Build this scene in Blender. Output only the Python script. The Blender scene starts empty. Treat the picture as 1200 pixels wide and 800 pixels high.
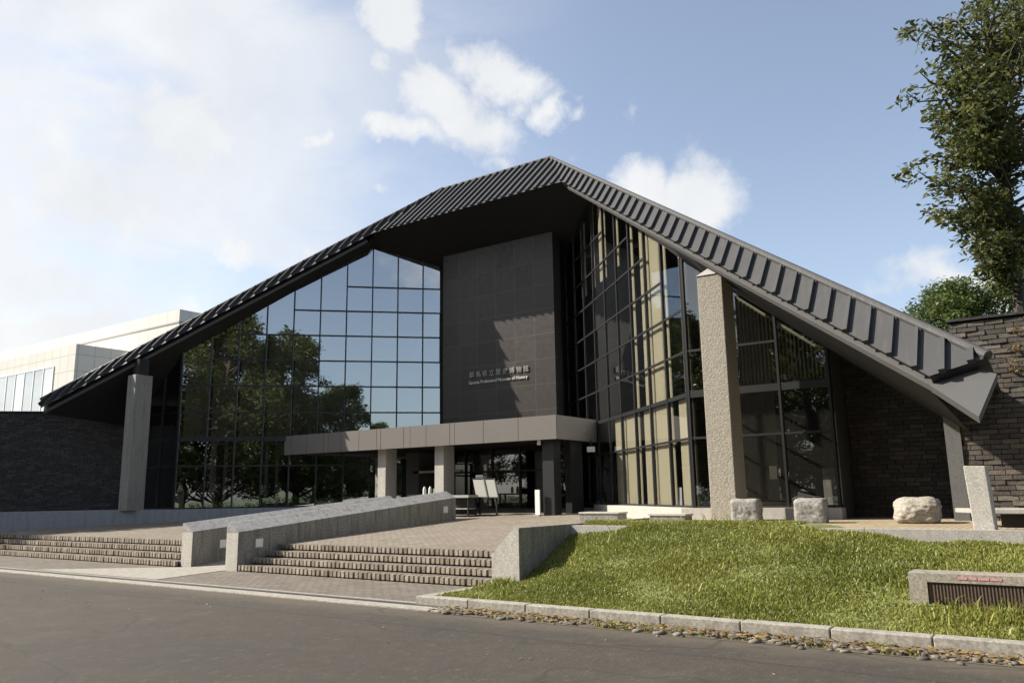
import bpy, bmesh, math, random
import numpy as np
from mathutils import Vector, Matrix
random.seed(7); RNG = np.random.default_rng(7)
S = bpy.context.scene
COL = S.collection
R2 = math.sqrt(0.5)

# ------------------------------------------------------------------ camera
FPX, PITCH, ROLL, YAW = 932.7861, 0.1886, -0.0154, -0.606
CAM = Vector((17.0703, -23.5943, 1.6))
Fw = Vector((math.sin(YAW)*math.cos(PITCH), math.cos(YAW)*math.cos(PITCH), math.sin(PITCH)))
Rt = Vector((math.cos(YAW), -math.sin(YAW), 0.0)); Up = Rt.cross(Fw)
Rr = Rt*math.cos(ROLL)+Up*math.sin(ROLL); Ur = -Rt*math.sin(ROLL)+Up*math.cos(ROLL)
cd = bpy.data.cameras.new('camera'); cam = bpy.data.objects.new('camera', cd); COL.objects.link(cam)
cd.sensor_width = 36.0; cd.lens = FPX/1200*36; cd.clip_start = 0.1; cd.clip_end = 3000
M4 = Matrix((Rr, Ur, -Fw)).transposed().to_4x4(); M4.translation = CAM
cam.matrix_world = M4
S.camera = cam
def ray(x, y):
    return (Fw+Rr*((x-600)/FPX)-Ur*((y-400)/FPX))

# ------------------------------------------------------------------ light
SUN = Vector((-4.06, -2.05, 3.65)).normalized()
ELEV = math.asin(SUN.z); AZ = math.atan2(SUN.x, SUN.y)
sl = bpy.data.lights.new('sun', 'SUN'); so = bpy.data.objects.new('sun', sl); COL.objects.link(so)
sl.energy = 5.0; sl.angle = math.radians(0.53); sl.color = (1.0, 0.92, 0.80)
so.rotation_euler = SUN.to_track_quat('Z', 'Y').to_euler(); so.location = SUN*60
S.view_settings.view_transform = 'Standard'; S.view_settings.look = 'None'
S.view_settings.exposure = 0.95; S.view_settings.gamma = 1.0
S.cycles.use_denoising = True
S.cycles.max_bounces = 8; S.cycles.transparent_max_bounces = 24

world = bpy.data.worlds.new('World'); S.world = world; world.use_nodes = True
def build_world():
    nt = world.node_tree; N = nt.nodes; L = nt.links
    N.clear()
    out = N.new('ShaderNodeOutputWorld'); bg = N.new('ShaderNodeBackground')
    L.new(bg.outputs[0], out.inputs[0]); bg.inputs[1].default_value = 0.105
    sky = N.new('ShaderNodeTexSky'); sky.sky_type = 'NISHITA'; sky.sun_disc = False
    sky.sun_elevation = ELEV; sky.sun_rotation = AZ
    sky.air_density = 1.0; sky.dust_density = 1.6; sky.ozone_density = 1.0; sky.altitude = 60
    tc = N.new('ShaderNodeTexCoord')
    def math_(op, a, b=None, c=None, clamp=False):
        n = N.new('ShaderNodeMath'); n.operation = op; n.use_clamp = clamp
        for i, v in enumerate((a, b, c)):
            if v is None: continue
            if isinstance(v, (int, float)): n.inputs[i].default_value = v
            else: L.new(v, n.inputs[i])
        return n.outputs[0]
    def dot(v):
        n = N.new('ShaderNodeVectorMath'); n.operation = 'DOT_PRODUCT'
        L.new(wv, n.inputs[0]); n.inputs[1].default_value = v; return n.outputs['Value']
    def noise(scale, detail, rough, vec, dist=0.0):
        n = N.new('ShaderNodeTexNoise'); n.inputs['Scale'].default_value = scale
        n.inputs['Detail'].default_value = detail; n.inputs['Roughness'].default_value = rough
        n.inputs['Distortion'].default_value = dist
        L.new(vec, n.inputs['Vector']); return n
    # warped direction: ragged cloud edges
    wn = noise(4.0, 7, 0.6, tc.outputs['Generated'])
    sub = N.new('ShaderNodeVectorMath'); sub.operation = 'SUBTRACT'; L.new(wn.outputs['Color'], sub.inputs[0]); sub.inputs[1].default_value = (.5, .5, .5)
    sc_ = N.new('ShaderNodeVectorMath'); sc_.operation = 'SCALE'; L.new(sub.outputs[0], sc_.inputs[0]); sc_.inputs['Scale'].default_value = 0.20
    ad = N.new('ShaderNodeVectorMath'); ad.operation = 'ADD'; L.new(tc.outputs['Generated'], ad.inputs[0]); L.new(sc_.outputs[0], ad.inputs[1])
    wv = ad.outputs[0]
    # cumulus: centre pixel in the photograph -> direction, then angular half-sizes and a tilt
    lobes = [(470, 20, 62, 62, -15, 1.1), (450, 75, 40, 34, -20, .9), (585, 75, 62, 46, -35, 1.1), (535, 125, 95, 52, -30, 1.1), (470, 155, 75, 30, -10, .85), (632, 112, 28, 34, 0, .95), (590, 180, 60, 26, -10, .7),
             (375, 172, 42, 26, 0, .95), (800, 215, 84, 60, -8, 1.25), (745, 210, 50, 50, 0, .95), (840, 225, 40, 36, 0, .9), (712, 118, 18, 24, 0, .45), (445, 228, 26, 18, 0, .6),
             (1150, 352, 110, 30, -22, .95), (1010, 372, 80, 22, -10, .6), (275, 295, 60, 30, 0, .9), (190, 130, 130, 75, -12, .85), (90, 230, 200, 70, -8, .85), (370, 280, 50, 22, 0, .6), (60, 385, 200, 46, 0, 1), (-180, 200, 280, 160, 0, 1)]
    dens = None
    for (x, y, a, b, ang, w) in lobes:
        c = ray(x, y).normalized()
        t1 = (Rr-c*Rr.dot(c)).normalized(); t2 = c.cross(t1)
        ca, sa = math.cos(math.radians(ang)), math.sin(math.radians(ang))
        q1 = t1*ca+t2*(-sa); q2 = t1*sa+t2*ca
        k = 1.0/FPX
        d1 = dot(q1/(a*k)); d2 = dot(q2/(b*k)); f = dot(c)
        r2 = math_('ADD', math_('MULTIPLY', d1, d1), math_('MULTIPLY', d2, d2))
        m = math_('SUBTRACT', 1.0, math_('POWER', r2, 0.6))
        m = math_('MULTIPLY', m, w)
        m = math_('MULTIPLY', m, math_('GREATER_THAN', f, 0.2))
        m = math_('MAXIMUM', m, 0.0)
        dens = m if dens is None else math_('MAXIMUM', dens, m)
    # other scattered cloud (behind the viewer, seen in reflections)
    mp = N.new('ShaderNodeMapping'); mp.inputs['Scale'].default_value = (1, 1, 2.2); L.new(tc.outputs['Generated'], mp.inputs[0])
    gn = noise(2.3, 8, 0.55, mp.outputs[0])
    back = math_('LESS_THAN', dot(Fw), 0.25)
    gen = math_('MULTIPLY', math_('MULTIPLY', math_('SUBTRACT', gn.outputs['Fac'], 0.54), 4.0, clamp=True), back)
    dens = math_('MAXIMUM', dens, gen)
    fn = noise(11.0, 9, 0.6, tc.outputs['Generated'], 0.3)
    dd = math_('ADD', dens, math_('MULTIPLY', math_('SUBTRACT', fn.outputs['Fac'], 0.5), 1.7))
    mr = N.new('ShaderNodeMapRange'); mr.interpolation_type = 'SMOOTHSTEP'
    L.new(dd, mr.inputs['Value']); mr.inputs['From Min'].default_value = 0.06; mr.inputs['From Max'].default_value = 0.84
    cl = mr.outputs[0]
    cl = math_('MULTIPLY', cl, math_('MULTIPLY', dens, 6.0, clamp=True))
    # thin high veil on the sun's side
    sunh = Vector((SUN.x, SUN.y, 0.25)).normalized()
    nd = N.new('ShaderNodeVectorMath'); nd.operation = 'DOT_PRODUCT'; L.new(tc.outputs['Generated'], nd.inputs[0]); nd.inputs[1].default_value = sunh
    vr = N.new('ShaderNodeMapRange'); vr.interpolation_type = 'SMOOTHSTEP'; L.new(nd.outputs['Value'], vr.inputs['Value'])
    vr.inputs['From Min'].default_value = 0.14; vr.inputs['From Max'].default_value = 0.62
    mp2 = N.new('ShaderNodeMapping'); mp2.inputs['Scale'].default_value = (1.0, 1.0, 3.0); L.new(tc.outputs['Generated'], mp2.inputs[0])
    vn = noise(3.2, 7, 0.55, mp2.outputs[0], 0.4)
    vv = N.new('ShaderNodeMapRange'); vv.interpolation_type = 'SMOOTHSTEP'; L.new(vn.outputs['Fac'], vv.inputs['Value'])
    vv.inputs['From Min'].default_value = 0.36; vv.inputs['From Max'].default_value = 0.60
    veil = math_('MULTIPLY', vr.outputs[0], math_('ADD', math_('MULTIPLY', vv.outputs[0], 0.75), 0.25))
    veil = math_('MULTIPLY', veil, 0.9)
    cover = math_('MAXIMUM', cl, veil)
    # cloud colour: bright with soft grey hollows
    hn = noise(6.5, 5, 0.5, tc.outputs['Generated'])
    cr = N.new('ShaderNodeMix'); cr.data_type = 'RGBA'
    L.new(math_('MULTIPLY', math_('ADD', math_('MULTIPLY', fn.outputs['Fac'], .7), hn.outputs['Fac']), .62, clamp=True), cr.inputs[0]); cr.inputs[6].default_value = (3.1, 3.3, 3.65, 1); cr.inputs[7].default_value = (5.5, 5.5, 5.4, 1)
    hs = N.new('ShaderNodeHueSaturation'); hs.inputs['Saturation'].default_value = 0.74; hs.inputs['Value'].default_value = 1.0
    L.new(sky.outputs[0], hs.inputs['Color'])
    mx = N.new('ShaderNodeMix'); mx.data_type = 'RGBA'; L.new(cover, mx.inputs[0])
    tn = N.new('ShaderNodeMix'); tn.data_type = 'RGBA'; tn.blend_type = 'MULTIPLY'; tn.inputs[0].default_value = 1; L.new(hs.outputs[0], tn.inputs[6]); tn.inputs[7].default_value = (.95, .97, 1.0, 1); L.new(tn.outputs[2], mx.inputs[6]); L.new(cr.outputs[2], mx.inputs[7])
    L.new(mx.outputs[2], bg.inputs[0])
build_world()

# ------------------------------------------------------------------ helpers
class MB:
    def __init__(s): s.v = []; s.f = []
    def quad(s, *p):
        n = len(s.v); s.v += [tuple(q) for q in p]; s.f.append(tuple(range(n, n+len(p)))); return s
    def box(s, x0, x1, y0, y1, z0, z1):
        return s.obox((x0, y0, z0), (x1-x0, 0, 0), (0, y1-y0, 0), (0, 0, z1-z0))
    def obox(s, o, a, b, c):
        o, a, b, c = Vector(o), Vector(a), Vector(b), Vector(c)
        if a.cross(b).dot(c) < 0: a, b = b, a
        n = len(s.v)
        for k in (o, o+a, o+a+b, o+b): s.v.append(tuple(k))
        for k in (o, o+a, o+a+b, o+b): s.v.append(tuple(k+c))
        for f in ((0, 3, 2, 1), (4, 5, 6, 7), (0, 1, 5, 4), (1, 2, 6, 5), (2, 3, 7, 6), (3, 0, 4, 7)): s.f.append(tuple(n+i for i in f))
        return s
    def prism(s, poly, ext):
        n = len(s.v); k = len(poly); e = Vector(ext)
        for p in poly: s.v.append(tuple(p))
        for p in poly: s.v.append(tuple(Vector(p)+e))
        nrm = Vector((0, 0, 0))
        for i in range(k):
            a, b = Vector(poly[i]), Vector(poly[(i+1) % k]); nrm += a.cross(b)
        flip = nrm.dot(e) > 0
        a = tuple(range(n, n+k)); b = tuple(range(n+k, n+2*k))
        s.f.append(a[::-1] if flip else a); s.f.append(b if flip else b[::-1])
        for i in range(k):
            j = (i+1) % k; q = (n+i, n+j, n+k+j, n+k+i); s.f.append(q if flip else q[::-1])
        return s
    def tube(s, p, q, r0, r1=None, n=10):
        r1 = r0 if r1 is None else r1
        p, q = Vector(p), Vector(q); d = (q-p).normalized()
        a = d.orthogonal().normalized(); b = d.cross(a); m = len(s.v)
        for c, r in ((p, r0), (q, r1)):
            for i in range(n):
                t = 2*math.pi*i/n; s.v.append(tuple(c+(a*math.cos(t)+b*math.sin(t))*r))
        for i in range(n):
            j = (i+1) % n; s.f.append((m+i, m+j, m+n+j, m+n+i))
        s.f.append(tuple(m+i for i in range(n))[::-1]); s.f.append(tuple(m+n+i for i in range(n)))
        return s
    def build(s, name, mat, parent=None, smooth=False, bevel=0):
        me = bpy.data.meshes.new(name); me.from_pydata(s.v, [], s.f); me.update()
        o = bpy.data.objects.new(name, me); COL.objects.link(o)
        if mat: me.materials.append(mat)
        if parent: o.parent = parent; o.matrix_parent_inverse = parent.matrix_world.inverted()
        if smooth: me.polygons.foreach_set('use_smooth', [True]*len(me.polygons))
        if bevel:
            b = o.modifiers.new('bevel', 'BEVEL'); b.width = bevel; b.segments = 2; b.limit_method = 'ANGLE'
        return o
def tag(o, label=None, cat=None, group=None, kind=None):
    if label: o['label'] = label
    if cat: o['category'] = cat
    if group: o['group'] = group
    if kind: o['kind'] = kind
    return o
def empty(name, loc=(0, 0, 0), rz=0):
    o = bpy.data.objects.new(name, None); COL.objects.link(o); o.location = loc; o.rotation_euler = (0, 0, rz); o.empty_display_size = .3
    o.matrix_basis = Matrix.Translation(loc) @ Matrix.Rotation(rz, 4, 'Z')
    bpy.context.view_layer.update()
    return o
def fast_mesh(name, V, F, mat, parent=None):
    me = bpy.data.meshes.new(name); k = F.shape[1]
    me.vertices.add(len(V)); me.vertices.foreach_set('co', V.astype(np.float32).ravel())
    me.loops.add(F.size); me.loops.foreach_set('vertex_index', F.astype(np.int32).ravel())
    me.polygons.add(len(F)); me.polygons.foreach_set('loop_start', np.arange(0, F.size, k, dtype=np.int32))
    me.update(calc_edges=True); me.validate()
    me.materials.append(mat)
    o = bpy.data.objects.new(name, me); COL.objects.link(o)
    if parent: o.parent = parent; o.matrix_parent_inverse = parent.matrix_world.inverted()
    return o

# ------------------------------------------------------------------ materials
class Mat:
    def __init__(s, name):
        s.m = bpy.data.materials.new(name); s.m.use_nodes = True
        s.N = s.m.node_tree.nodes; s.L = s.m.node_tree.links
        s.b = s.N['Principled BSDF']; s.out = s.N['Material Output']
        s.tc = s.N.new('ShaderNodeTexCoord')
    def set(s, k, v): s.b.inputs[k].default_value = v; return s
    def val(s, v, inp):
        if isinstance(v, (int, float)): inp.default_value = v
        elif isinstance(v, (tuple, list)): inp.default_value = v if len(v) == 4 or len(inp.default_value) == 3 else (*v, 1)
        else: s.L.new(v, inp)
    def map(s, scale=(1, 1, 1), rot=(0, 0, 0), coord='Object'):
        n = s.N.new('ShaderNodeMapping'); n.inputs['Scale'].default_value = scale; n.inputs['Rotation'].default_value = rot
        s.L.new(s.tc.outputs[coord], n.inputs[0]); return n.outputs[0]
    def noise(s, scale, detail=4, rough=.55, vec=None, dist=0):
        n = s.N.new('ShaderNodeTexNoise'); n.inputs['Scale'].default_value = scale; n.inputs['Detail'].default_value = detail
        n.inputs['Roughness'].default_value = rough; n.inputs['Distortion'].default_value = dist
        s.L.new(vec or s.tc.outputs['Object'], n.inputs['Vector']); return n.outputs['Fac']
    def voro(s, scale, feature='F1', out='Distance', vec=None, rnd=1):
        n = s.N.new('ShaderNodeTexVoronoi'); n.feature = feature; n.inputs['Scale'].default_value = scale; n.inputs['Randomness'].default_value = rnd
        s.L.new(vec or s.tc.outputs['Object'], n.inputs['Vector']); return n.outputs[out]
    def ramp(s, fac, stops):
        n = s.N.new('ShaderNodeValToRGB'); e = n.color_ramp.elements
        while len(e) < len(stops): e.new(0.5)
        for i, (p, c) in enumerate(stops):
            e[i].position = p; e[i].color = (*c, 1) if isinstance(c, (tuple, list)) else (c, c, c, 1)
        s.L.new(fac, n.inputs[0]); return n.outputs[0]
    def mix(s, fac, a, b, mode='MIX'):
        n = s.N.new('ShaderNodeMix'); n.data_type = 'RGBA'; n.blend_type = mode
        s.val(fac, n.inputs[0]); s.val(a, n.inputs[6]); s.val(b, n.inputs[7]); return n.outputs[2]
    def math(s, op, a, b=0.0):
        n = s.N.new('ShaderNodeMath'); n.operation = op; s.val(a, n.inputs[0]); s.val(b, n.inputs[1]); return n.outputs[0]
    def bump(s, h, strength=.3, dist=.01):
        n = s.N.new('ShaderNodeBump'); n.inputs['Strength'].default_value = strength; n.inputs['Distance'].default_value = dist
        s.L.new(h, n.inputs['Height'])
        if s.b.inputs['Normal'].links: s.L.new(s.b.inputs['Normal'].links[0].from_socket, n.inputs['Normal'])
        s.L.new(n.outputs[0], s.b.inputs['Normal']); return s
    def color(s, c): s.val(c, s.b.inputs['Base Color']); return s
    def rough(s, c): s.val(c, s.b.inputs['Roughness']); return s
def simple(name, c, r=.6, var=.12, scale=3.0, metal=0, bumpy=0):
    m = Mat(name); n = m.noise(scale, 6)
    a = tuple(x*(1-var) for x in c); b = tuple(x*(1+var) for x in c)
    m.color(m.mix(n, a, b)).rough(r).set('Metallic', metal)
    if bumpy: m.bump(m.noise(60, 5), bumpy, .004)
    return m.m

def mat_roof():
    m = Mat('grey_roof_metal'); n = m.noise(1.3, 6); n2 = m.noise(14, 5, .6, m.map((1, .25, .25)))
    c = m.mix(n, (.043, .044, .046), (.060, .061, .063)); c = m.mix(m.math('MULTIPLY', n2, .35), c, (.05, .049, .048))
    st = m.noise(5, 5, .6, m.map((3, .4, .4))); c = m.mix(m.math('MULTIPLY', m.ramp(st, [(.5, 0.0), (.75, 1.0)]), .3), c, (.11, .105, .095))
    m.color(c).rough(m.ramp(n2, [(.3, .5), (.7, .7)])).set('Specular IOR Level', .3); return m.m
def mat_panel():
    m = Mat('dark_brown_cladding'); n = m.noise(2.2, 5); br = m.N.new('ShaderNodeTexBrick')
    br.offset = 0; br.inputs['Scale'].default_value = 1; br.inputs['Mortar Size'].default_value = .008; br.inputs['Brick Width'].default_value = .86; br.inputs['Row Height'].default_value = .9
    br.inputs['Color1'].default_value = (.036, .032, .030, 1); br.inputs['Color2'].default_value = (.054, .047, .042, 1); br.inputs['Mortar'].default_value = (.105, .09, .07, 1)
    m.L.new(m.map((1, 1, 1), (math.radians(-90), 0, 0)), br.inputs['Vector'])
    c = m.mix(m.math('MULTIPLY', n, .4), br.outputs[0], (.036, .032, .029)); m.color(c).rough(m.ramp(m.noise(6, 4), [(.3, .34), (.7, .48)]))
    m.set('Metallic', .1).set('Specular IOR Level', .3); return m.m
def mat_granite(name, base=(.36, .345, .32), dark=.55, s=90, streak=.25):
    m = Mat(name); sp = m.noise(s, 3, .7); big = m.noise(1.7, 6, .6); st = m.noise(3.0, 5, .6, m.map((2.5, 2.5, .35)))
    lo = tuple(x*dark for x in base); hi = tuple(min(.8, x*1.25) for x in base)
    c = m.mix(m.ramp(sp, [(.35, 0.0), (.62, 1.0)]), lo, hi); c = m.mix(m.math('MULTIPLY', m.ramp(st, [(.45, 0.0), (.75, 1.0)]), streak*1.6), c, tuple(x*.42 for x in base))
    c = m.mix(m.math('MULTIPLY', big, .3), c, tuple(x*.75 for x in base))
    m.color(c).rough(.78).bump(sp, .25, .004); return m.m
def mat_pillar():
    m = Mat('bush_hammered_concrete'); sp = m.noise(26, 5, .7); v = m.voro(34); big = m.noise(1.4, 5)
    c = m.mix(m.ramp(sp, [(.3, 0.0), (.7, 1.0)]), (.19, .172, .145), (.42, .385, .32)); c = m.mix(m.math('MULTIPLY', big, .3), c, (.28, .25, .20))
    m.color(c).rough(.9).bump(sp, .8, .02).bump(v, .35, .012); return m.m
def mat_wallbrick(name, cols):
    m = Mat(name); at = m.N.new('ShaderNodeAttribute'); at.attribute_name = 'rnd'
    n = m.noise(9, 6, .65); n2 = m.noise(45, 5, .7)
    c = m.ramp(at.outputs['Fac'], cols); c = m.mix(m.math('MULTIPLY', n, .6), c, tuple(x*.55 for x in cols[0][1]))
    c = m.mix(m.math('MULTIPLY', m.ramp(n2, [(.5, 0.0), (.8, 1.0)]), .4), c, (.24, .205, .16))
    m.color(c).rough(.85).bump(n, .7, .03).bump(n2, .5, .01); return m.m
def mat_paving(name, c1, c2, mort, w=.21, h=.105, ang=0):
    m = Mat(name); br = m.N.new('ShaderNodeTexBrick'); br.inputs['Scale'].default_value = 1; br.inputs['Mortar Size'].default_value = .012
    br.inputs['Brick Width'].default_value = w; br.inputs['Row Height'].default_value = h; br.inputs['Mortar Smooth'].default_value = .3
    br.inputs['Color1'].default_value = (*c1, 1); br.inputs['Color2'].default_value = (*c2, 1); br.inputs['Mortar'].default_value = (*mort, 1)
    m.L.new(m.map((1, 1, 1), (0, 0, ang)), br.inputs['Vector'])
    n = m.noise(1.1, 7, .62); n2 = m.noise(38, 4, .7)
    n3 = m.noise(7, 5, .7)
    c = m.mix(m.ramp(n, [(.38, 0.0), (.68, .6)]), br.outputs[0], tuple(x*.45 for x in c1)); c = m.mix(m.ramp(n2, [(.42, 0.0), (.7, .65)]), c, tuple(x*.45 for x in c2)); c = m.mix(m.ramp(m.noise(2.4, 6, .7), [(.48, 0.0), (.7, .55)]), c, tuple(x*.5 for x in c2)); c = m.mix(m.ramp(n3, [(.5, 0.0), (.75, .5)]), c, tuple(min(.6, x*1.35) for x in c1))
    m.color(c).rough(.88)
    inv = m.math('SUBTRACT', 1.0, br.outputs['Fac']); m.bump(inv, .6, .006).bump(n2, .35, .006); return m.m
def mat_asphalt():
    m = Mat('worn_asphalt'); a = m.noise(34, 6, .85); v = m.voro(60); big = m.noise(.35, 6, .6); mid = m.noise(2.2, 5, .6)
    c = m.mix(m.ramp(a, [(.36, 0.0), (.66, 1.0)]), (.017, .014, .0105), (.080, .065, .048))
    c = m.mix(m.math('MULTIPLY', m.ramp(big, [(.4, 0.0), (.65, 1.0)]), .65), c, (.030, .0262, .0215))
    c = m.mix(m.math('MULTIPLY', m.ramp(mid, [(.5, 0.0), (.72, 1.0)]), .55), c, (.072, .062, .049))
    pt = m.voro(.22, 'F1', 'Color', m.map((1, .55, 1))); ps = m.N.new('ShaderNodeSeparateColor'); m.L.new(pt, ps.inputs[0])
    c = m.mix(m.math('MULTIPLY', ps.outputs[0], .45), c, (.030, .026, .021))
    oil = m.noise(.9, 3, .5, m.map((1.3, .8, 1))); c = m.mix(m.ramp(oil, [(.66, 0.0), (.74, .4)]), c, (.018, .016, .014))
    sp_ = m.noise(11, 5, .85, m.map((1, .45, 1))); c = m.mix(m.ramp(sp_, [(.36, .5), (.44, 0.0)]), c, (.016, .014, .012)); c = m.mix(m.ramp(sp_, [(.56, 0.0), (.68, .65)]), c, (.115, .096, .072))
    sx = m.N.new('ShaderNodeSeparateXYZ'); m.L.new(m.tc.outputs['Object'], sx.inputs[0])
    wob = m.noise(.8, 6, .65); jl = m.math('ABSOLUTE', m.math('ADD', m.math('ADD', sx.outputs[1], 15.62), m.math('MULTIPLY', wob, .28)))
    jm = m.ramp(jl, [(.0, 1.0), (.022, .8), (.05, 0.0)]); c = m.mix(m.math('MULTIPLY', jm, .75), c, (.020, .018, .015))
    edge = m.ramp(m.math('ADD', m.math('ADD', sx.outputs[1], 15.5), m.math('MULTIPLY', m.noise(1.7, 5, .7), .9)), [(.55, 0.0), (1.25, .55)]); c = m.mix(edge, c, (.095, .078, .055))
    cr = m.noise(.13, 4, .5, m.map((1, 1.6, 1))); crk = m.math('ABSOLUTE', m.math('SUBTRACT', cr, .5))
    crm = m.ramp(crk, [(.0, 1.0), (.0010, .85), (.0020, 0.0)])
    c = m.mix(m.math('MULTIPLY', crm, .6), c, (.016, .014, .012))
    m.color(c).rough(.9).bump(a, .5, .006).bump(v, .35, .006); return m.m
def mat_glass(name, tint, base, wav=.04):
    m = Mat(name); N, L = m.N, m.L; N.remove(m.b)
    tr = N.new('ShaderNodeBsdfTransparent'); tr.inputs[0].default_value = (*tint, 1)
    gl = N.new('ShaderNodeBsdfGlossy'); gl.inputs['Roughness'].default_value = 0.0; gl.inputs['Color'].default_value = (.93, .97, 1, 1)
    bp = N.new('ShaderNodeBump'); bp.inputs['Strength'].default_value = wav; bp.inputs['Distance'].default_value = .05
    L.new(m.noise(.9, 2, .4), bp.inputs['Height']); L.new(bp.outputs[0], gl.inputs['Normal'])
    ge = N.new('ShaderNodeNewGeometry'); dp = N.new('ShaderNodeVectorMath'); dp.operation = 'DOT_PRODUCT'
    L.new(ge.outputs['Incoming'], dp.inputs[0]); L.new(ge.outputs['Normal'], dp.inputs[1])
    g_ = m.math('POWER', m.math('SUBTRACT', 1.0, m.math('ABSOLUTE', dp.outputs['Value'])), 5.0)     # Schlick, same from both sides
    f = m.math('ADD', base, m.math('MULTIPLY', g_, 1.0-base))
    mx = N.new('ShaderNodeMixShader'); L.new(f, mx.inputs[0]); L.new(tr.outputs[0], mx.inputs[1]); L.new(gl.outputs[0], mx.inputs[2]); L.new(mx.outputs[0], m.out.inputs[0])
    return m.m
def mat_leaf(name, lo, hi, tr=.35):
    m = Mat(name); N, L = m.N, m.L; at = N.new('ShaderNodeAttribute'); at.attribute_name = 'rnd'
    n = m.noise(.7, 4); c = m.mix(at.outputs['Fac'], lo, hi); c = m.mix(m.math('MULTIPLY', n, .35), c, tuple(x*.6 for x in lo))
    m.color(c).rough(.45).set('Specular IOR Level', .35)
    t = N.new('ShaderNodeBsdfTranslucent'); L.new(c, t.inputs[0]); mx = N.new('ShaderNodeMixShader'); mx.inputs[0].default_value = tr
    L.new(m.b.outputs[0], mx.inputs[1]); L.new(t.outputs[0], mx.inputs[2]); L.new(mx.outputs[0], m.out.inputs[0]); return m.m
def mat_curtain(name, c, tr=.25):
    m = Mat(name); N, L = m.N, m.L; st = m.noise(4, 3, .5, m.map((8, 8, .3)))
    cc = m.mix(st, tuple(x*.85 for x in c), c); m.color(cc).rough(.9)
    t = N.new('ShaderNodeBsdfTranslucent'); L.new(cc, t.inputs[0]); mx = N.new('ShaderNodeMixShader'); mx.inputs[0].default_value = tr
    L.new(m.b.outputs[0], mx.inputs[1]); L.new(t.outputs[0], mx.inputs[2]); L.new(mx.outputs[0], m.out.inputs[0]); return m.m

MT = dict(
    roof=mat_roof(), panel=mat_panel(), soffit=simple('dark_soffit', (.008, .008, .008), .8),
    frame=simple('dark_bronze_frame', (.011, .011, .013), .45), canopy=simple('brown_fascia_panel', (.132, .121, .111), .5, .1, 1.2),
    pillar=mat_pillar(), granite=mat_granite('grey_granite'), granite_lt=mat_granite('pale_granite', (.41, .39, .35), .65, 45, .2),
    ramp=mat_granite('weathered_wall_granite', (.245, .232, .20), .5, 28, .75), coping=mat_granite('coping_granite', (.29, .29, .285), .55, 40, .6),
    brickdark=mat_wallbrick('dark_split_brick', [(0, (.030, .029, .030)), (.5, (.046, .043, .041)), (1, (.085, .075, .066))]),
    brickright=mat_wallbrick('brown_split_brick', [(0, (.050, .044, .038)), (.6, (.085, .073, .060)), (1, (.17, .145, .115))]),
    mortar=simple('dark_mortar', (.022, .02, .019), .9),
    paving=mat_paving('brick_paving', (.27, .23, .18), (.20, .17, .135), (.08, .07, .056), ang=math.radians(90)),
    apron=mat_paving('apron_brick_paving', (.20, .172, .138), (.14, .12, .097), (.055, .048, .04)),
    yellow=mat_paving('yellow_block_paving', (.42, .34, .22), (.36, .29, .19), (.15, .125, .09), .3, .1, math.radians(90)),
    stepbrick=mat_wallbrick('step_brick', [(0, (.22, .175, .13)), (.5, (.34, .29, .23)), (1, (.44, .39, .32))]),
    asphalt=mat_asphalt(), strip=mat_granite('kerb_concrete', (.31, .29, .25), .6, 30, .45), slot=simple('drain_slot', (.02, .017, .015), .8),
    glass_l=mat_glass('bronze_mirror_glass', (.62, .60, .54), .45), glass_r=mat_glass('bronze_clear_glass', (.97, .95, .88), .38), glass_d=mat_glass('dark_door_glass', (.56, .56, .52), .17),
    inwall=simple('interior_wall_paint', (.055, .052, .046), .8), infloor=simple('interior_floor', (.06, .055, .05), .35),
    curtain=mat_curtain('beige_curtain', (.66, .64, .53)), blind=mat_curtain('grey_roller_blind', (.42, .41, .35), .25), sheer=mat_curtain('white_sheer', (.8, .8, .8), .4),
    white=simple('white_enamel', (.72, .72, .70), .4, .04), offwhite=simple('cream_board', (.20, .197, .175), .6, .06), black=simple('black_steel', (.018, .018, .019), .4),
    tile=None, soil=simple('bank_soil', (.12, .135, .04), .95, .3), ground=simple('far_ground', (.07, .085, .035), .95, .3, .3),
    bark=simple('dark_bark', (.055, .045, .036), .9, .3, 12, 0, .6), letter=simple('cream_letter', (.34, .32, .29), .4, .03), letter_lt=simple('pale_letter', (.70, .67, .60), .5, .03), pink=simple('pink_tape', (.50, .24, .26), .6, .3, 25),
    grille=simple('brown_grille', (.115, .082, .064), .55, .2), leaf=mat_leaf('broad_leaf', (.046, .066, .020), (.165, .165, .050), .5),
    leaf2=mat_leaf('hill_leaf', (.055, .088, .022), (.140, .175, .050)), leaf3=mat_leaf('park_leaf', (.062, .080, .026), (.150, .170, .060), .5),
    rust=mat_leaf('rust_leaf', (.10, .075, .02), (.19, .10, .035)), grass=mat_leaf('grass_blade', (.132, .160, .028), (.350, .355, .088), .3),
    dry=mat_leaf('dry_leaf', (.16, .10, .04), (.32, .22, .08), .1), pebble=mat_wallbrick('pebble_stone', [(0, (.08, .07, .055)), (.6, (.16, .14, .11)), (1, (.28, .25, .21))]),
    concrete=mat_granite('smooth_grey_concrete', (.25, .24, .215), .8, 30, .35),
    cube=mat_granite('rough_grey_granite', (.29, .28, .26), .45, 25, .2), pilaster=mat_granite('shaded_concrete', (.11, .108, .104), .7, 60, .2),  # pilaster concrete darkened: its shade is put into the colour
    rockw=mat_granite('rough_white_stone', (.34, .31, .26), .55, 30, .2),
)
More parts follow.
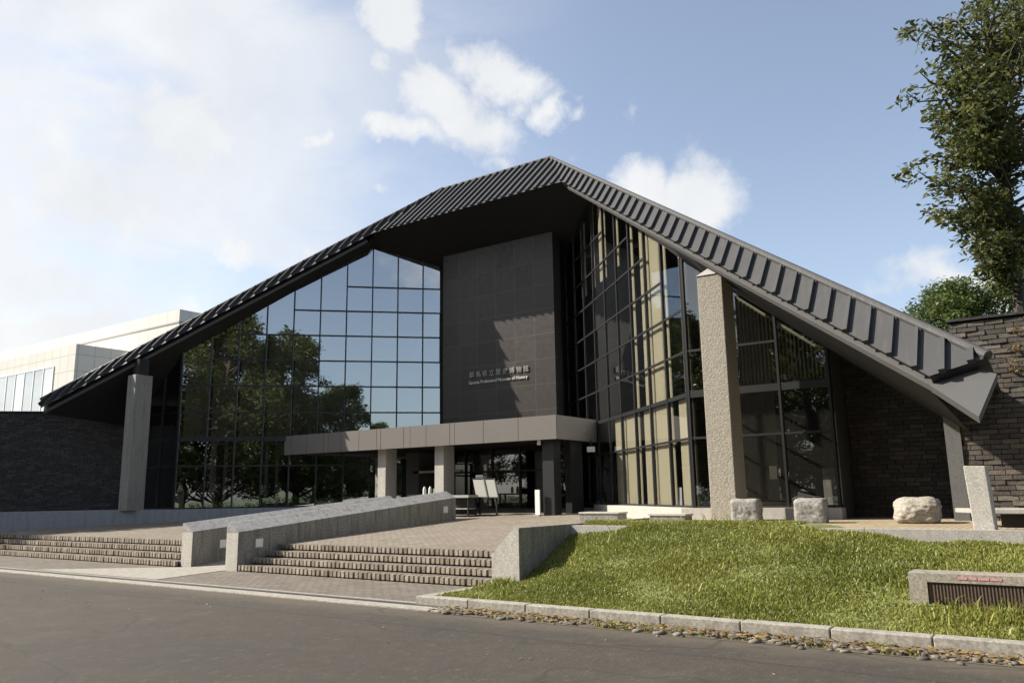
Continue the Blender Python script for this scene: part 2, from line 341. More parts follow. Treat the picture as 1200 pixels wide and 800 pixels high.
def mat_tile():
    m = Mat('white_grid_tile'); br = m.N.new('ShaderNodeTexBrick'); br.offset = 0
    br.inputs['Scale'].default_value = 1; br.inputs['Mortar Size'].default_value = .03; br.inputs['Brick Width'].default_value = 1.2; br.inputs['Row Height'].default_value = 1.2
    br.inputs['Color1'].default_value = (.60, .585, .54, 1); br.inputs['Color2'].default_value = (.56, .545, .505, 1); br.inputs['Mortar'].default_value = (.40, .385, .35, 1)
    sx = m.N.new('ShaderNodeSeparateXYZ'); m.L.new(m.tc.outputs['Object'], sx.inputs[0]); cx = m.N.new('ShaderNodeCombineXYZ')
    m.L.new(m.math('ADD', sx.outputs[0], sx.outputs[1]), cx.inputs[0]); m.L.new(sx.outputs[2], cx.inputs[1]); m.L.new(cx.outputs[0], br.inputs['Vector'])
    m.color(br.outputs[0]).rough(.45); return m.m
MT['tile'] = mat_tile()

def rnd_attr(o, per):      # one random value per piece of `per` faces
    me = o.data; n = len(me.polygons); k = (n+per-1)//per
    r = np.repeat(RNG.random(k), per)[:n].astype(np.float32)
    a = me.attributes.new('rnd', 'FLOAT', 'FACE'); a.data.foreach_set('value', r); return o

# ------------------------------------------------------------------ ground, road, terrace
G = 1.25                                   # glass base
def terr(v): return .55+.0508*(min(v, 0)+11.2)
tag(MB().quad((-900, -900, -.012), (900, -900, -.012), (900, 900, -.012), (-900, 900, -.012)).build('ground', MT['ground']), kind='structure')
tag(MB().quad((-120, -29, 0), (120, -29, 0), (120, -14.36, 0), (-120, -14.36, 0)).build('road', MT['asphalt']), kind='structure')
tag(MB().box(-90, 9.7, -14.74, -14.46, -.1, .022).build('kerb_strip', MT['strip'], bevel=.006), kind='structure')
tag(MB().box(-90, 9.3, -14.458, -14.30, -.1, .020).build('drain_slot', MT['slot']), kind='structure')
tag(MB().box(-90, 8.83, -14.298, -14.258, -.1, .034).build('drain_edge', MT['granite']), kind='structure')
tag(MB().box(-90, 8.83, -14.255, -12.24, -.1, .03).build('pavement', MT['apron']), kind='structure')
# a smooth concrete landing in front of the ramp
tag(MB().prism([(-3.0, -14.2, .034), (1.9, -14.2, .034), (1.4, -12.1, .034), (.02, -12.1, .034), (-1.6, -13.2, .034)], (0, 0, .004)).build('path', MT['strip']), kind='structure')
NR = 4; RH = .13; V0 = -12.28; TR = .36
vt = V0+TR*(NR-1)
tr_ = MB()
def slope_quad(u0, u1, va, vb):
    tr_.prism([(u0, va, -.1), (u0, va, terr(va)), (u0, vb, terr(vb)), (u0, vb, -.1)], (u1-u0, 0, 0))
slope_quad(1.85, 9.0, vt+.1, 0.0)
slope_quad(-40, -.4, vt+.1, 0.0)
slope_quad(-.4, 1.85, -5.0, 0.0)
tag(tr_.build('terrace', MT['paving']), kind='structure')
tag(MB().prism([(0.002, -12.25, -.1), (0.002, -12.25, .034), (0.002, -4.99, terr(-4.99)), (0.002, -4.99, -.1)], (1.446, 0, 0)).build('ramp_path', MT['strip']), kind='structure')
tag(MB().box(9.46, 30, -10.55, -4.9, .3, 1.0).build('upper_terrace', MT['yellow']), kind='structure')
tag(MB().box(9.4, 30, -10.75, -10.552, .3, 1.012).build('terrace_edge', MT['granite']), kind='structure')

# stair flights: each riser a row of bricks on edge
def flight(u0, u1, label):
    root = tag(empty('stair_flight', ((u0+u1)/2, V0, 0)), label, 'steps')
    for k in range(NR):
        v = V0+TR*k; z0 = .031+RH*k; z1 = .031+RH*(k+1)
        s = MB().box(u0, u1, v+.10, v+TR+.11 if k < NR-1 else v+.30, z0-.04, z1-.006).build('tread', MT['apron'], root)
        m = MB(); u = u0; n = 0
        while u+.09 < u1:
            w = .074+random.uniform(-.006, .006); dv = random.uniform(-.012, .012); dz = random.uniform(-.006, .004)
            m.box(u, u+w, v+dv, v+.099, z0+.022, z1+dz); u += w+.046; n += 1
        o = m.build('brick_nosing', MT['stepbrick'], root); rnd_attr(o, 6)
        o2 = MB().box(u0, u1, v+.075, v+.097, z0-.004, z1-.022).build('joint_mortar', MT['mortar'], o)
flight(1.87, 8.82, 'short flight of four worn brick steps right of the granite ramp')
flight(-34, -.42, 'long flight of four brick steps left of the granite ramp, running out of frame')

# ramp walls with bevelled copings and square lamps
def ramp_wall(u0, u1, v0, v1, zt0, zt1, zb, label, lamps):
    root = tag(empty('ramp_wall', ((u0+u1)/2, v0, 0)), label, 'low wall')
    m = MB(); bev = .20
    A = [(u0, v0, -.05), (u1, v0, -.05), (u1, v0, zt0-bev), (u0+.02, v0, zt0), (u0, v0, zt0)]
    B = [(u0, v1, -.05), (u1, v1, -.05), (u1, v1, zt1-bev), (u0+.02, v1, zt1), (u0, v1, zt1)]
    # wall body in blocks with open joints
    n = 9
    for i in range(n):
        a, b = i/n, (i+1)/n-(.0012 if i < n-1 else 0)
        va, vb = v0+(v1-v0)*a, v0+(v1-v0)*b; za, zb_ = zt0+(zt1-zt0)*a-bev, zt0+(zt1-zt0)*b-bev
        m.prism([(u1, va, -.05), (u1, va, za), (u1, vb, zb_), (u1, vb, -.05)], (u0-u1, 0, 0))
    m.build('wall_body', MT['ramp'], root)
    c = MB()
    for i in range(5):
        a, b = i/5, (i+1)/5-(.002 if i < 4 else 0)
        va, vb = v0-.004+(v1-v0+.004)*a, v0+(v1-v0)*b; za, zc = zt0+(zt1-zt0)*a, zt0+(zt1-zt0)*b
        k = len(c.v)
        P = lambda v, z: [(u0-.003, v, z-bev+.004), (u1+.006, v, z-bev+.002), (u1+.006, v, z-bev+.012), (u0+.05, v, z), (u0-.003, v, z)]
        c.v += P(va, za)+P(vb, zc)
        c.f.append(tuple(k+i_ for i_ in range(5))); c.f.append(tuple(k+5+i_ for i_ in range(5))[::-1])
        for i_ in range(5): j = (i_+1) % 5; c.f.append((k+j, k+i_, k+5+i_, k+5+j))
    c.build('coping', MT['coping'], root)
    MB().prism([(u0+.002, v0-.006, -.05), (u1-.002, v0-.006, -.05), (u1-.002, v0-.006, zt0-bev-.004), (u0+.002, v0-.006, zt0-bev-.004)], (0, .012, 0)).build('end_face', MT['granite_lt'], root)
    for (v, z) in lamps:
        l = MB().box(u1+.001, u1+.014, v-.12, v+.12, z-.115, z+.115).build('lamp_frame', MT['strip'], root)
        MB().box(u1+.014, u1+.018, v-.095, v+.095, z-.09, z+.09).build('lamp_glass', MT['white'], l)
    return root
ramp_wall(1.45, 1.86, -12.3, -4.72, 1.05, 1.70, 0, 'nearer granite ramp wall with sloping coping, beside the short brick steps', [(-11.75, .60), (-5.2, 1.17)])
ramp_wall(-.41, 0.0, -12.18, -5.2, 1.03, 1.59, 0, 'farther granite ramp wall, partly hidden behind the nearer one', [(-11.35, .52)])

# right cheek wall between steps and grass bank
root = tag(empty('cheek_wall', (9.15, -12.4, 0)), 'low granite wall between the brick steps and the grass bank', 'low wall')
MB().prism([(8.83, -12.4, -.05), (9.40, -12.4, -.05), (9.40, -12.4, 1.04), (9.30, -12.4, 1.04), (8.83, -12.4, .60)], (0, 5.6, 0)).build('wall_body', MT['ramp'], root, bevel=.01)
MB().prism([(8.835, -12.412, -.05), (9.395, -12.412, -.05), (9.395, -12.412, 1.035), (9.30, -12.412, 1.035), (8.835, -12.412, .60)], (0, .011, 0)).build('end_face', MT['granite_lt'], root)

# kerb stones of the grass bank
k = MB(); u = 8.86
while u < 26:
    w = .98; k.box(u, u+w-.012, -14.35, -14.16, -.1, .135+random.uniform(-.004, .004)); u += w
k.box(8.84, 9.03, -14.155, -12.45, -.1, .13)
tag(k.build('kerb', MT['strip'], bevel=.012), kind='structure')

# ------------------------------------------------------------------ museum building
mus = tag(empty('museum_building', (0, 0, 1.0)), 'dark museum with steep roof hood, bronze glass walls, brown sign wall and entrance canopy', 'building')
g1, vc = 9.996, -6.342
def P_LW(t, z, off=0): return Vector((-g1+t*R2+off*R2, vc+t*R2-off*R2, z))      # off: metres outwards
def P_RW(t, z, off=0): return Vector((g1-t*R2-off*R2, vc+t*R2-off*R2, z))
def P_FR(t, z, off=0): return Vector((g1+t, vc-off, z))
def P_FL(t, z, off=0): return Vector((-g1-t, vc-off, z))
def top_side(au):
    if au > 10: return 7.0-.8*(au-10)
    if au > 5.07: return 16.0-.9*au
    return 11.44-.36*(3.654-au+1.41)
def topW(t): return top_side(g1-t*R2)-.02
def topF(t): return top_side(g1+t)-.02
ROWS = [G, 2.77, 3.77, 4.77, 5.77, 6.77, 7.77, 8.77, 9.77, 10.77]
def glass_wall(P, edges, topf, mat, posts=(), mw=.05, ht=.16, rows=ROWS):
    fm = MB(); d0, d1 = (-.10, .05) if mw < .06 else (-.05, .03)
    def bar(t, z0, z1, w):
        a = P(t-w/2, z0, d0); b = P(t+w/2, z0, d0)-a; c = P(t-w/2, z0, d1)-a
        fm.obox(a, b, c, (0, 0, z1-z0))
    for t in edges: bar(t, G-.02, topf(t)+.05, mw)
    for t in posts:
        a = P(t-.1, G, -.14); fm.obox(a, P(t+.1, G, -.14)-a, P(t-.1, G, -.40)-a, (0, 0, topf(t)-G+.1))
    panes = []
    for i in range(len(edges)-1):
        t0, t1 = edges[i]+mw/2, edges[i+1]-mw/2
        za, zb = topf(t0), topf(t1); lo = min(za, zb)
        rs = [z for z in rows if z < lo-.45]
        for j, z in enumerate(rs):
            h = ht if z == 3.77 else .05
            a = P(t0, z-h/2, d0+.01); fm.obox(a, P(t1, z-h/2, d0+.01)-a, P(t0, z-h/2, d1-.012)-a, (0, 0, h))
            zz = rs[j+1] if j+1 < len(rs) else None
            lo_z = z+h/2; tl = random.uniform(-.005, .005); tt = random.uniform(-.006, .006)
            if zz: pts = [P(t0, lo_z, tl), P(t1, lo_z, -tl), P(t1, zz-.025, -tl+tt), P(t0, zz-.025, tl+tt)]
            else: pts = [P(t0, lo_z, tl), P(t1, lo_z, -tl), P(t1, zb, -tl), P(t0, za, tl)]
            panes.append(pts)
    fo = fm.build('glass_wall', MT['frame'], mus)
    for p in panes: MB().quad(*p).build('pane', mat, fo)
    return fo
LT = [0.0]+[float(i) for i in range(1, 13)]
glass_wall(P_LW, LT, topW, MT['glass_l'], posts=(3, 7))
glass_wall(P_RW, [1.22*i for i in range(11)], topW, MT['glass_r'], posts=(0.0,), mw=.07, ht=.09)
glass_wall(P_FR, [.04, 1.08, 2.1, 3.12], topF, MT['glass_d'])
glass_wall(P_FL, [.04, 1.08, 2.1, 3.12], topF, MT['glass_d'])

# sign wall (chamfer between the two glass walls)
pw = MB(); pw.prism([(-2.56, 0, 3.86), (2.56, 0, 3.86), (2.56, 0, 10.92), (-2.56, 0, 10.92)], (0, .5, 0))
pw = pw.build('sign_wall', MT['panel'], mus)
def lettering(txt, size, u0, u1, z0, name, parent, sp=1.0, depth=.03):
    c = bpy.data.curves.new('lettering_curve', 'FONT'); c.body = txt; c.size = size; c.extrude = depth/2; c.space_character = sp
    o = bpy.data.objects.new('tmp', c); COL.objects.link(o); dg = bpy.context.evaluated_depsgraph_get()
    me = bpy.data.meshes.new_from_object(o.evaluated_get(dg)); bpy.data.objects.remove(o)
    co = np.array([v.co[:] for v in me.vertices]); w = co[:, 0].max()-co[:, 0].min(); s = (u1-u0)/w
    out = np.stack([(co[:, 0]-co[:, 0].min())*s+u0, -.025-co[:, 2], co[:, 1]*size/size*(s if s < 1.3 else 1)+z0], 1)
    for v, q in zip(me.vertices, out): v.co = q
    me.materials.clear(); me.materials.append(MT['letter'] if size > .2 else MT['letter_lt']); me.name = name
    q = bpy.data.objects.new(name, me); COL.objects.link(q); q.parent = parent; q.matrix_parent_inverse = parent.matrix_world.inverted(); return q
lettering('群馬県立歴史博物館', .26, -1.24, 1.44, 5.92, 'lettering', pw, 1.5)
def text_width(t):
    c = bpy.data.curves.new('w', 'FONT'); c.body = t; o = bpy.data.objects.new('w', c); COL.objects.link(o); dg = bpy.context.evaluated_depsgraph_get()
    me = bpy.data.meshes.new_from_object(o.evaluated_get(dg)); x = [v.co.x for v in me.vertices]; bpy.data.objects.remove(o); return min(x), max(x)
full = 'Gunma Prefectural Museum of History'; fa, fb = text_width(full); fk = 2.66/(fb-fa); done = ''
for word in full.split():
    done += word; a, b = text_width(done); wa, wb = text_width(word)
    lettering(word, .17, -1.26+(b-(wb-wa)-fa)*fk, -1.26+(b-fa)*fk, 5.66, 'lettering', pw, 1.0); done += ' '
# rails of the roof-top: dark backing between sign wall and the glass
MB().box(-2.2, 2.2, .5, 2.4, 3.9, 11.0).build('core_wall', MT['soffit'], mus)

# roof hood ----------------------------------------------------------
Ec = Vector((4.3, -2.12, 11.72)); Uc = Vector((2.56, 0, 13.76)); e = Vector((1, -.855, -.764))
TRE, TRU = 11.35, 13.78     # right end
TLE, TLU = 8.95, 11.2       # left end
def mir(p, s): return Vector((p.x*s, p.y, p.z))
def E_(t, s=1): return mir(Ec+e*t, s)
def U_(t, s=1): return mir(Uc+e*t, s)
nR = e.cross(Vector((1.74, -2.12, -2.04))); nR = -nR.normalized() if nR.z > 0 else nR.normalized()
nR = nR if nR.z > 0 else -nR
rf = MB()
rf.quad(E_(0), E_(0)-nR*.03, E_(TRE)-nR*.03, E_(TRE)); rf.quad(E_(0, -1), E_(0, 1), U_(0, 1), U_(0, -1))
rf.quad(E_(0), E_(TRE), U_(TRU), U_(0)); rf.quad(E_(TLE, -1), E_(0, -1), U_(0, -1), U_(TLU, -1))
# roof plane running back from the ridge, and its underside
bk = lambda p, v: Vector((p.x, max(p.y, v), p.z))
rf.quad(U_(0, -1), U_(0, 1), (2.56, 12, 13.7), (-2.56, 12, 13.7))
rf.quad(U_(0), U_(TRU), (16.2, -7.3, 3.2), (12.5, 12, 6.2), (2.56, 12, 13.7)); rf.quad(U_(TLU, -1), U_(0, -1), (-2.56, 12, 13.7), (-13.5, 12, 5.4), (-13.6, -6.0, 5.2))
def T_(au, s):
    if au <= 10: return Vector((au*s, 3.654-au, top_side(au)))
    return Vector((au*s, vc+.03, top_side(au)))
roof = rf.build('roof', MT['roof'], mus)
# slab face that shows as a pale trim below the roofing, with its own thickness
def drop(t): return min(.22, .03+.14*t)
wR = (Vector((0, 1, 1.109))-e*(Vector((0, 1, 1.109)).dot(e)/e.dot(e))).normalized()
def slab(s, tend):
    m = MB(); a0, a1 = -.3 if s > 0 else -.3, tend
    lo = lambda t: mir(Ec+e*t-wR*tw(t)-nR*.14, s); hi = lambda t: mir(Ec+e*t+wR*.60-nR*.15, s)
    lo2 = lambda t: mir(Ec+e*t-wR*tw(t)-nR*.14+Vector((0, .05, -.07)), s)
    tw = lambda t: .0+.045*min(1, t/8)
    ts = [0.25+(tend-.25)*i/16 for i in range(17)]
    for a, b in zip(ts[:-1], ts[1:]):
        m.quad(lo(a), lo(b), hi(b), hi(a)); m.quad(lo2(a), lo2(b), lo(b), lo(a))
        # soffit up to the walls
        Ta, Tb = T_(max(5.07, abs(lo(a).x)), s), T_(max(5.07, abs(lo(b).x)), s)
        m.quad(lo2(a), Ta, Tb, lo2(b))
    if s > 0:
        # end plate reaching past the roofing
        p1 = lo(tend); h1 = hi(tend)
        def on_slab(x, y): d = ray(x, y); return CAM+d*((p1-CAM).dot(nR)/d.dot(nR))
        q1, q2, q3 = on_slab(1147, 488), on_slab(1168, 438), on_slab(1146, 432)
        bk_ = Vector((0, .05, -.08))
        m.quad(p1, q1, q2, q3); m.quad(p1, q3, h1); m.quad(q1+bk_, q2+bk_, q2, q1); m.quad(p1+bk_, q1+bk_, q1, p1); m.quad(q3+bk_, q2+bk_, q1+bk_, p1+bk_)
    o = m.build('roof_trim', simple('trim_metal', (.068, .068, .068), .5), roof)
    o.data.materials.append(MT['soffit'])
    for p in o.data.polygons:
        if p.normal.z < -.3 or abs(p.normal.z) < .02: pass
    # soffit faces dark
    for i, p in enumerate(o.data.polygons):
        if i < 48 and i % 3 == 2: p.material_index = 1
    return o
slab(1, TRE); slab(-1, TLE)
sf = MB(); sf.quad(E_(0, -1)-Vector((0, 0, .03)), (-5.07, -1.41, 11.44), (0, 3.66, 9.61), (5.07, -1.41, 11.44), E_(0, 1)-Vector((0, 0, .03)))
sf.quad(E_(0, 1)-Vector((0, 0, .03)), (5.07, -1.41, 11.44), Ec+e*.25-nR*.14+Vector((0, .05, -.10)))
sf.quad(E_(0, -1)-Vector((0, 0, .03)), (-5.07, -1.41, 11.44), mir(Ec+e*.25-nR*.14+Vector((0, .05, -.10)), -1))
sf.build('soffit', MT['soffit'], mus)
# gutter recess under the right roofing end
MB().prism([E_(TRE)+Vector((.01, -.004, -.012)), U_(TRU)+Vector((-.02, -.004, -.012)), U_(TRU)-nR*.135, E_(TRE)-nR*.135], (0, .10, .02)).build('gutter', MT['black'], roof)
# standing seams
def seam(p, q, nrm, w=.08, h=.075):
    p, q = Vector(p), Vector(q); d = (q-p).normalized(); a = d.cross(nrm).normalized()*w
    m = MB(); m.obox(p-a/2-d*.03+nrm*.001, q-p+d*.03, a, nrm*h); m.build('seam', MT['roof'], roof)
n0 = Vector((0, -2.04, 2.12)).normalized(); SP = .34
k0 = 0
for i in range(-48, 49):
    u = (i+.5)*SP; au = abs(u); s = 1 if u > 0 else -1
    if au < 4.28:      # centre strip
        zt_ = (13.76 if au < 2.56 else 13.76-2.04*(au-2.56)/1.74); vt_ = (0 if au < 2.56 else -2.12*(au-2.56)/1.74)
        if zt_-11.72 > .12: seam((u, -2.12, 11.72), (u, vt_, zt_), n0)
    if au > 2.62:      # side strips
        tl = au-4.3; tu = au-2.56
        end_e, end_u = (TRE, TRU) if s > 0 else (TLE, TLU)
        if tl < 0: f = (4.3-au)/1.74; a = Vector((au, -2.12+2.12*f, 11.72+2.04*f))
        elif tl <= end_e: a = Ec+e*tl
        elif tu < end_u-.12:
            A, B = Ec+e*end_e, Uc+e*end_u; f = (au-A.x)/(B.x-A.x); a = A+(B-A)*f
        else: continue
        b = Uc+e*tu
        if (b-a).length > .12: seam(mir(a, s), mir(a+(b-a)*(.86 if s > 0 else .92), s), mir(nR, s), w=.08 if s > 0 else .028, h=.075 if s > 0 else .13)
# ridge cap
for a, b in ((U_(0, -1), U_(0, 1)), (U_(0, 1), U_(TRU, 1)), (U_(0, -1), U_(TLU, -1))):
    lf = b.x < -3; MB().tube(a+Vector((0, .02, .035 if lf else .02)), b+Vector((0, .02, .035 if lf else .02)), .085 if lf else .07, n=12).build('ridge_cap', MT['roof'], roof, smooth=False)

# pillars
def pillar(s, u0, u1, name='pillar'):
    z0 = .95 if s > 0 else 1.2; z1 = 6.08; v0, v1 = -7.82, -7.16
    m = MB(); m.box(u0, u1, v0, v1, z0, z1)
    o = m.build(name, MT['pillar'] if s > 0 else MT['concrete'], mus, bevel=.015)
    if s < 0: MB().box((u0+u1)/2-.2, (u0+u1)/2+.2, (v0+v1)/2-.2, (v0+v1)/2+.2, z1-.01, z1+.6).build('steel_bracket', MT['black'], o); return
    c = MB(); ctr = Vector(((u0+u1)/2, (v0+v1)/2, z1+.30))
    q = [Vector((u0-.02, v0-.02, z1+.002)), Vector((u1+.02, v0-.02, z1+.002)), Vector((u1+.02, v1+.02, z1+.002)), Vector((u0-.02, v1+.02, z1+.002))]
    for i in range(4): c.quad(q[i], q[(i+1) % 4], ctr)
    c.quad(*q[::-1]); c.build('pillar_cap', MT['granite'], o)
    MB().box((u0+u1)/2-.09, (u0+u1)/2+.09, (v0+v1)/2-.09, (v0+v1)/2+.09, z1+.1, z1+.75).build('steel_bracket', MT['black'], o)
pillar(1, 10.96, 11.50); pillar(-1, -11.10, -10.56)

# canopy over the entrance
cz0, cz1, cv = 3.155, 3.86, -3.64
cl, cr_ = -7.75, 4.78
m = MB(); m.prism([(cl, cv+.03, cz0+.03), (cr_-.03, cv+.03, cz0+.03), (cr_-.03, -1.15, cz0+.03), (3.2, .4, cz0+.03), (-3.2, .4, cz0+.03), (-7.35, -3.6, cz0+.03)], (0, 0, cz1-cz0-.06))
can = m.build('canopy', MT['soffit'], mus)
us = [cl, -6.95, -6.2, -5.35, -5.1, -4.3, -3.55, -2.95, -2.85, -1.95, -1.45, -.95, -.85, .15, 1.45, 3.0, 4.78]
us = [cl, -6.9, -6.05, -5.15, -4.9, -4.25, -3.35, -2.5, -2.3, -1.25, -.95, -.25, .75, .95, 2.1, 3.42, 4.78]
for a, b in zip(us[:-1], us[1:]):
    MB().box(a+.008, b-.008, cv+random.uniform(-.003, .003), cv+.03, cz0, cz1).build('fascia_panel', MT['canopy'], can)
MB().box(cr_-.03, cr_, cv+.032, -1.2, cz0, cz1).build('fascia_panel', MT['canopy'], can)
def column(u0, u1, v0, v1):
    o = MB().box(u0, u1, v0, v1, .7, cz0+.03).build('column', MT['granite_lt'], mus, bevel=.008)
column(-2.75, -2.37, -3.3, -2.75); column(-.17, .22, -3.3, -2.75)
MB().box(4.05, 4.44, -3.3, -2.9, .7, cz0+.03).build('column', MT['black'], mus); MB().box(4.40, 4.62, -2.6, -1.9, .7, cz0+.03).build('column', MT['black'], mus)
# entrance glazing
ent = MB()
for u in (-3.6, -2.4, -1.2, 0, 1.2, 2.4, 3.6): ent.box(u-.035, u+.035, -.36, -.26, 1.0, cz0+.02)
ent.box(-3.6, 3.6, -.35, -.27, 2.35, 2.42); ent.box(-3.6, 3.6, -.35, -.27, .98, 1.10)
ent = ent.build('entrance_glazing', MT['frame'], mus)
for u in (-3.6, -2.4, -1.2, 0, 1.2, 2.4):
    MB().quad((u+.035, -.31, 1.1), (u+1.165, -.31, 1.1), (u+1.165, -.31, 2.35), (u+.035, -.31, 2.35)).build('pane', MT['glass_d'], ent)
    MB().quad((u+.035, -.31, 2.42), (u+1.165, -.31, 2.42), (u+1.165, -.31, cz0), (u+.035, -.31, cz0)).build('pane', MT['glass_d'], ent)
MB().box(-2.35, -.2, -1.9, -1.75, 2.36, 2.44).build('lintel_bar', MT['strip'], mus)
MB().box(-2.7, -2.1, -1.9, -.4, .9, 3.1).build('vestibule_wall', MT['inwall'], mus)

# interior
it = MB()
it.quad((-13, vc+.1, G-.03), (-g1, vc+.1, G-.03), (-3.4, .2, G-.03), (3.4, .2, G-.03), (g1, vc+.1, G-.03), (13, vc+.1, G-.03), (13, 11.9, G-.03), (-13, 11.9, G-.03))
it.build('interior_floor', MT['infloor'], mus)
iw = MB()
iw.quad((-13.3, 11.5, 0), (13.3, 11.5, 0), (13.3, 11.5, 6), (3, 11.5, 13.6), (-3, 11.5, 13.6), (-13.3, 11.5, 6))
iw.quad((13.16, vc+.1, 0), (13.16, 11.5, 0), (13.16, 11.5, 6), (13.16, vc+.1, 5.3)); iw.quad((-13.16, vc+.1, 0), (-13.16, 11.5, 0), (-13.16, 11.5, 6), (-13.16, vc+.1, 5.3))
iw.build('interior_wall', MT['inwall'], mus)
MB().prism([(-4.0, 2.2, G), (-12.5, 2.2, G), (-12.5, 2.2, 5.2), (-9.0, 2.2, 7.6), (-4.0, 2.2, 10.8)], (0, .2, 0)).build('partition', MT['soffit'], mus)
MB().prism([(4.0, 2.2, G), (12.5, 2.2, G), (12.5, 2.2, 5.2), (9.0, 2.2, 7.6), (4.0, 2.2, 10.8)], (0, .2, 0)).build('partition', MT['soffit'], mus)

# plinths
pl = MB()
pl.prism([(-4.6, -1.44, .4), (-14.9, -11.74, .4), (-15.3, -11.4, .4), (-13.4, -6.2, .4), (-9.9, -6.2, .4), (-3.6, .1, .4)], (0, 0, G-.025-.4))
pl.build('plinth', mat_granite('plinth_granite', (.28, .29, .305), .75, 45, .3), mus)
pr = MB(); pr.prism([(4.8, -1.6, .5), (9.8, -6.6, .5), (13.2, -6.6, .5), (13.2, -6.25, .5), (10.1, -6.25, .5), (4.6, -.85, .5)], (0, 0, G-.025-.5))
pr.build('plinth', MT['granite_lt'], mus)

# ------------------------------------------------------------------ brick walls (split-face long bricks as geometry)
def brick_wall(name, label, o, d, L, z0, ztop, mat, nrm, cap=None, bw=.30, bh=.078):
    """o: 2d start, d: 2d unit direction, nrm: 2d outward normal, ztop(t)"""
    root = tag(empty(name, (o[0], o[1], z0)), label, 'brick wall')
    o3 = Vector((o[0], o[1], 0)); d3 = Vector((d[0], d[1], 0)); n3 = Vector((nrm[0], nrm[1], 0))
    ts = [L*i/12 for i in range(13)]
    poly = [o3+Vector((0, 0, z0)), o3+d3*L+Vector((0, 0, z0))]+[o3+d3*t+Vector((0, 0, ztop(t)-.005)) for t in ts[::-1]]
    MB().prism([p-n3*.02 for p in poly], -n3*.32).build('mortar_core', MT['mortar'], root)
    m = MB(); z = z0; row = 0
    while z < max(ztop(t) for t in ts)-bh*.5:
        t = -bw*(.5 if row % 2 else 0)+random.uniform(-.03, .03)
        while t < L:
            w = bw+random.uniform(-.03, .03); a, b = max(t, 0), min(t+w-.012, L)
            if b-a > .05 and z+bh < max(ztop(a), ztop(b))+.02:
                j = random.uniform(-.012, .022); j2 = random.uniform(-.012, .022)
                p = o3+d3*a+Vector((0, 0, z+random.uniform(-.002, .002))); hh = bh-.011
                A = [p, p+d3*(b-a), p+d3*(b-a)+Vector((0, 0, hh)), p+Vector((0, 0, hh))]
                B = [A[0]+n3*(.02+j), A[1]+n3*(.02+j2), A[2]+n3*(.014+j2*.7), A[3]+n3*(.014+j*.7)]
                k = len(m.v); m.v += [tuple(q-n3*.021) for q in A]+[tuple(q) for q in B]
                for f in ((4, 5, 6, 7), (0, 1, 5, 4), (1, 2, 6, 5), (2, 3, 7, 6), (3, 0, 4, 7)): m.f.append(tuple(k+i for i in f))
            t += w
        z += bh; row += 1
    b = m.build('brick_face', mat, root); rnd_attr(b, 5)
    if cap: MB().prism([o3+d3*(-.02)+n3*.06+Vector((0, 0, cap)), o3+d3*L+n3*.06+Vector((0, 0, cap)), o3+d3*L-n3*.36+Vector((0, 0, cap)), o3+d3*(-.02)-n3*.36+Vector((0, 0, cap))], (0, 0, .045)).build('coping', MT['brickdark'], root)
    return root
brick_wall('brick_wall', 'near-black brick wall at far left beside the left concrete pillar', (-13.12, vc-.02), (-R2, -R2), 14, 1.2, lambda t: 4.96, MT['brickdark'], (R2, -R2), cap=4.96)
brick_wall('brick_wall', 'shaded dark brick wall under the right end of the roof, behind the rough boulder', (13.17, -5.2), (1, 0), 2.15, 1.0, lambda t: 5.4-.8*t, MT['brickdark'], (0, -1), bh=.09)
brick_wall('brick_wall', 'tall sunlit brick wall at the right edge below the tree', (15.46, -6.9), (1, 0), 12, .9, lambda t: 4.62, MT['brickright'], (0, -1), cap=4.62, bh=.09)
# closing wall over the right recess so that nothing is seen past it
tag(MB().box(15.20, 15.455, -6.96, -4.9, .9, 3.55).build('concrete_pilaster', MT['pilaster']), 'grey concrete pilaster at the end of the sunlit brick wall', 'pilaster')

# ------------------------------------------------------------------ curtains, blinds and things inside
def curtain(P, t0, t1, off, z0, zt, mat, name, label, cat, group, pleat=.06, amp=.025):
    m = MB(); n = max(4, int((t1-t0)/pleat)*2); k = 0
    for i in range(n+1):
        t = t0+(t1-t0)*i/n; o_ = off+(amp if i % 2 else -amp)
        m.v += [tuple(P(t, z0, o_)), tuple(P(t, zt(t), o_))]
        if i: m.f.append((2*i-2, 2*i, 2*i+1, 2*i-1))
    return tag(m.build(name, mat, None, smooth=True), label, cat, group)
cg = 'beige curtains behind the right glass wall'; clb = 'tall beige curtain in the upper rows of the right-hand slanting glass wall'
for t0, t1 in ((.06, .42), (1.30, 1.62), (1.74, 2.38), (2.52, 3.12), (3.74, 4.12), (5.0, 5.3), (6.3, 6.95), (7.6, 7.8), (8.7, 9.2)):
    curtain(P_RW, t0, t1, -.14, 3.84 if t0 < 4.9 else 8.3, lambda t: topW(t)-.05, MT['curtain'], 'curtain', clb, 'curtain', cg)
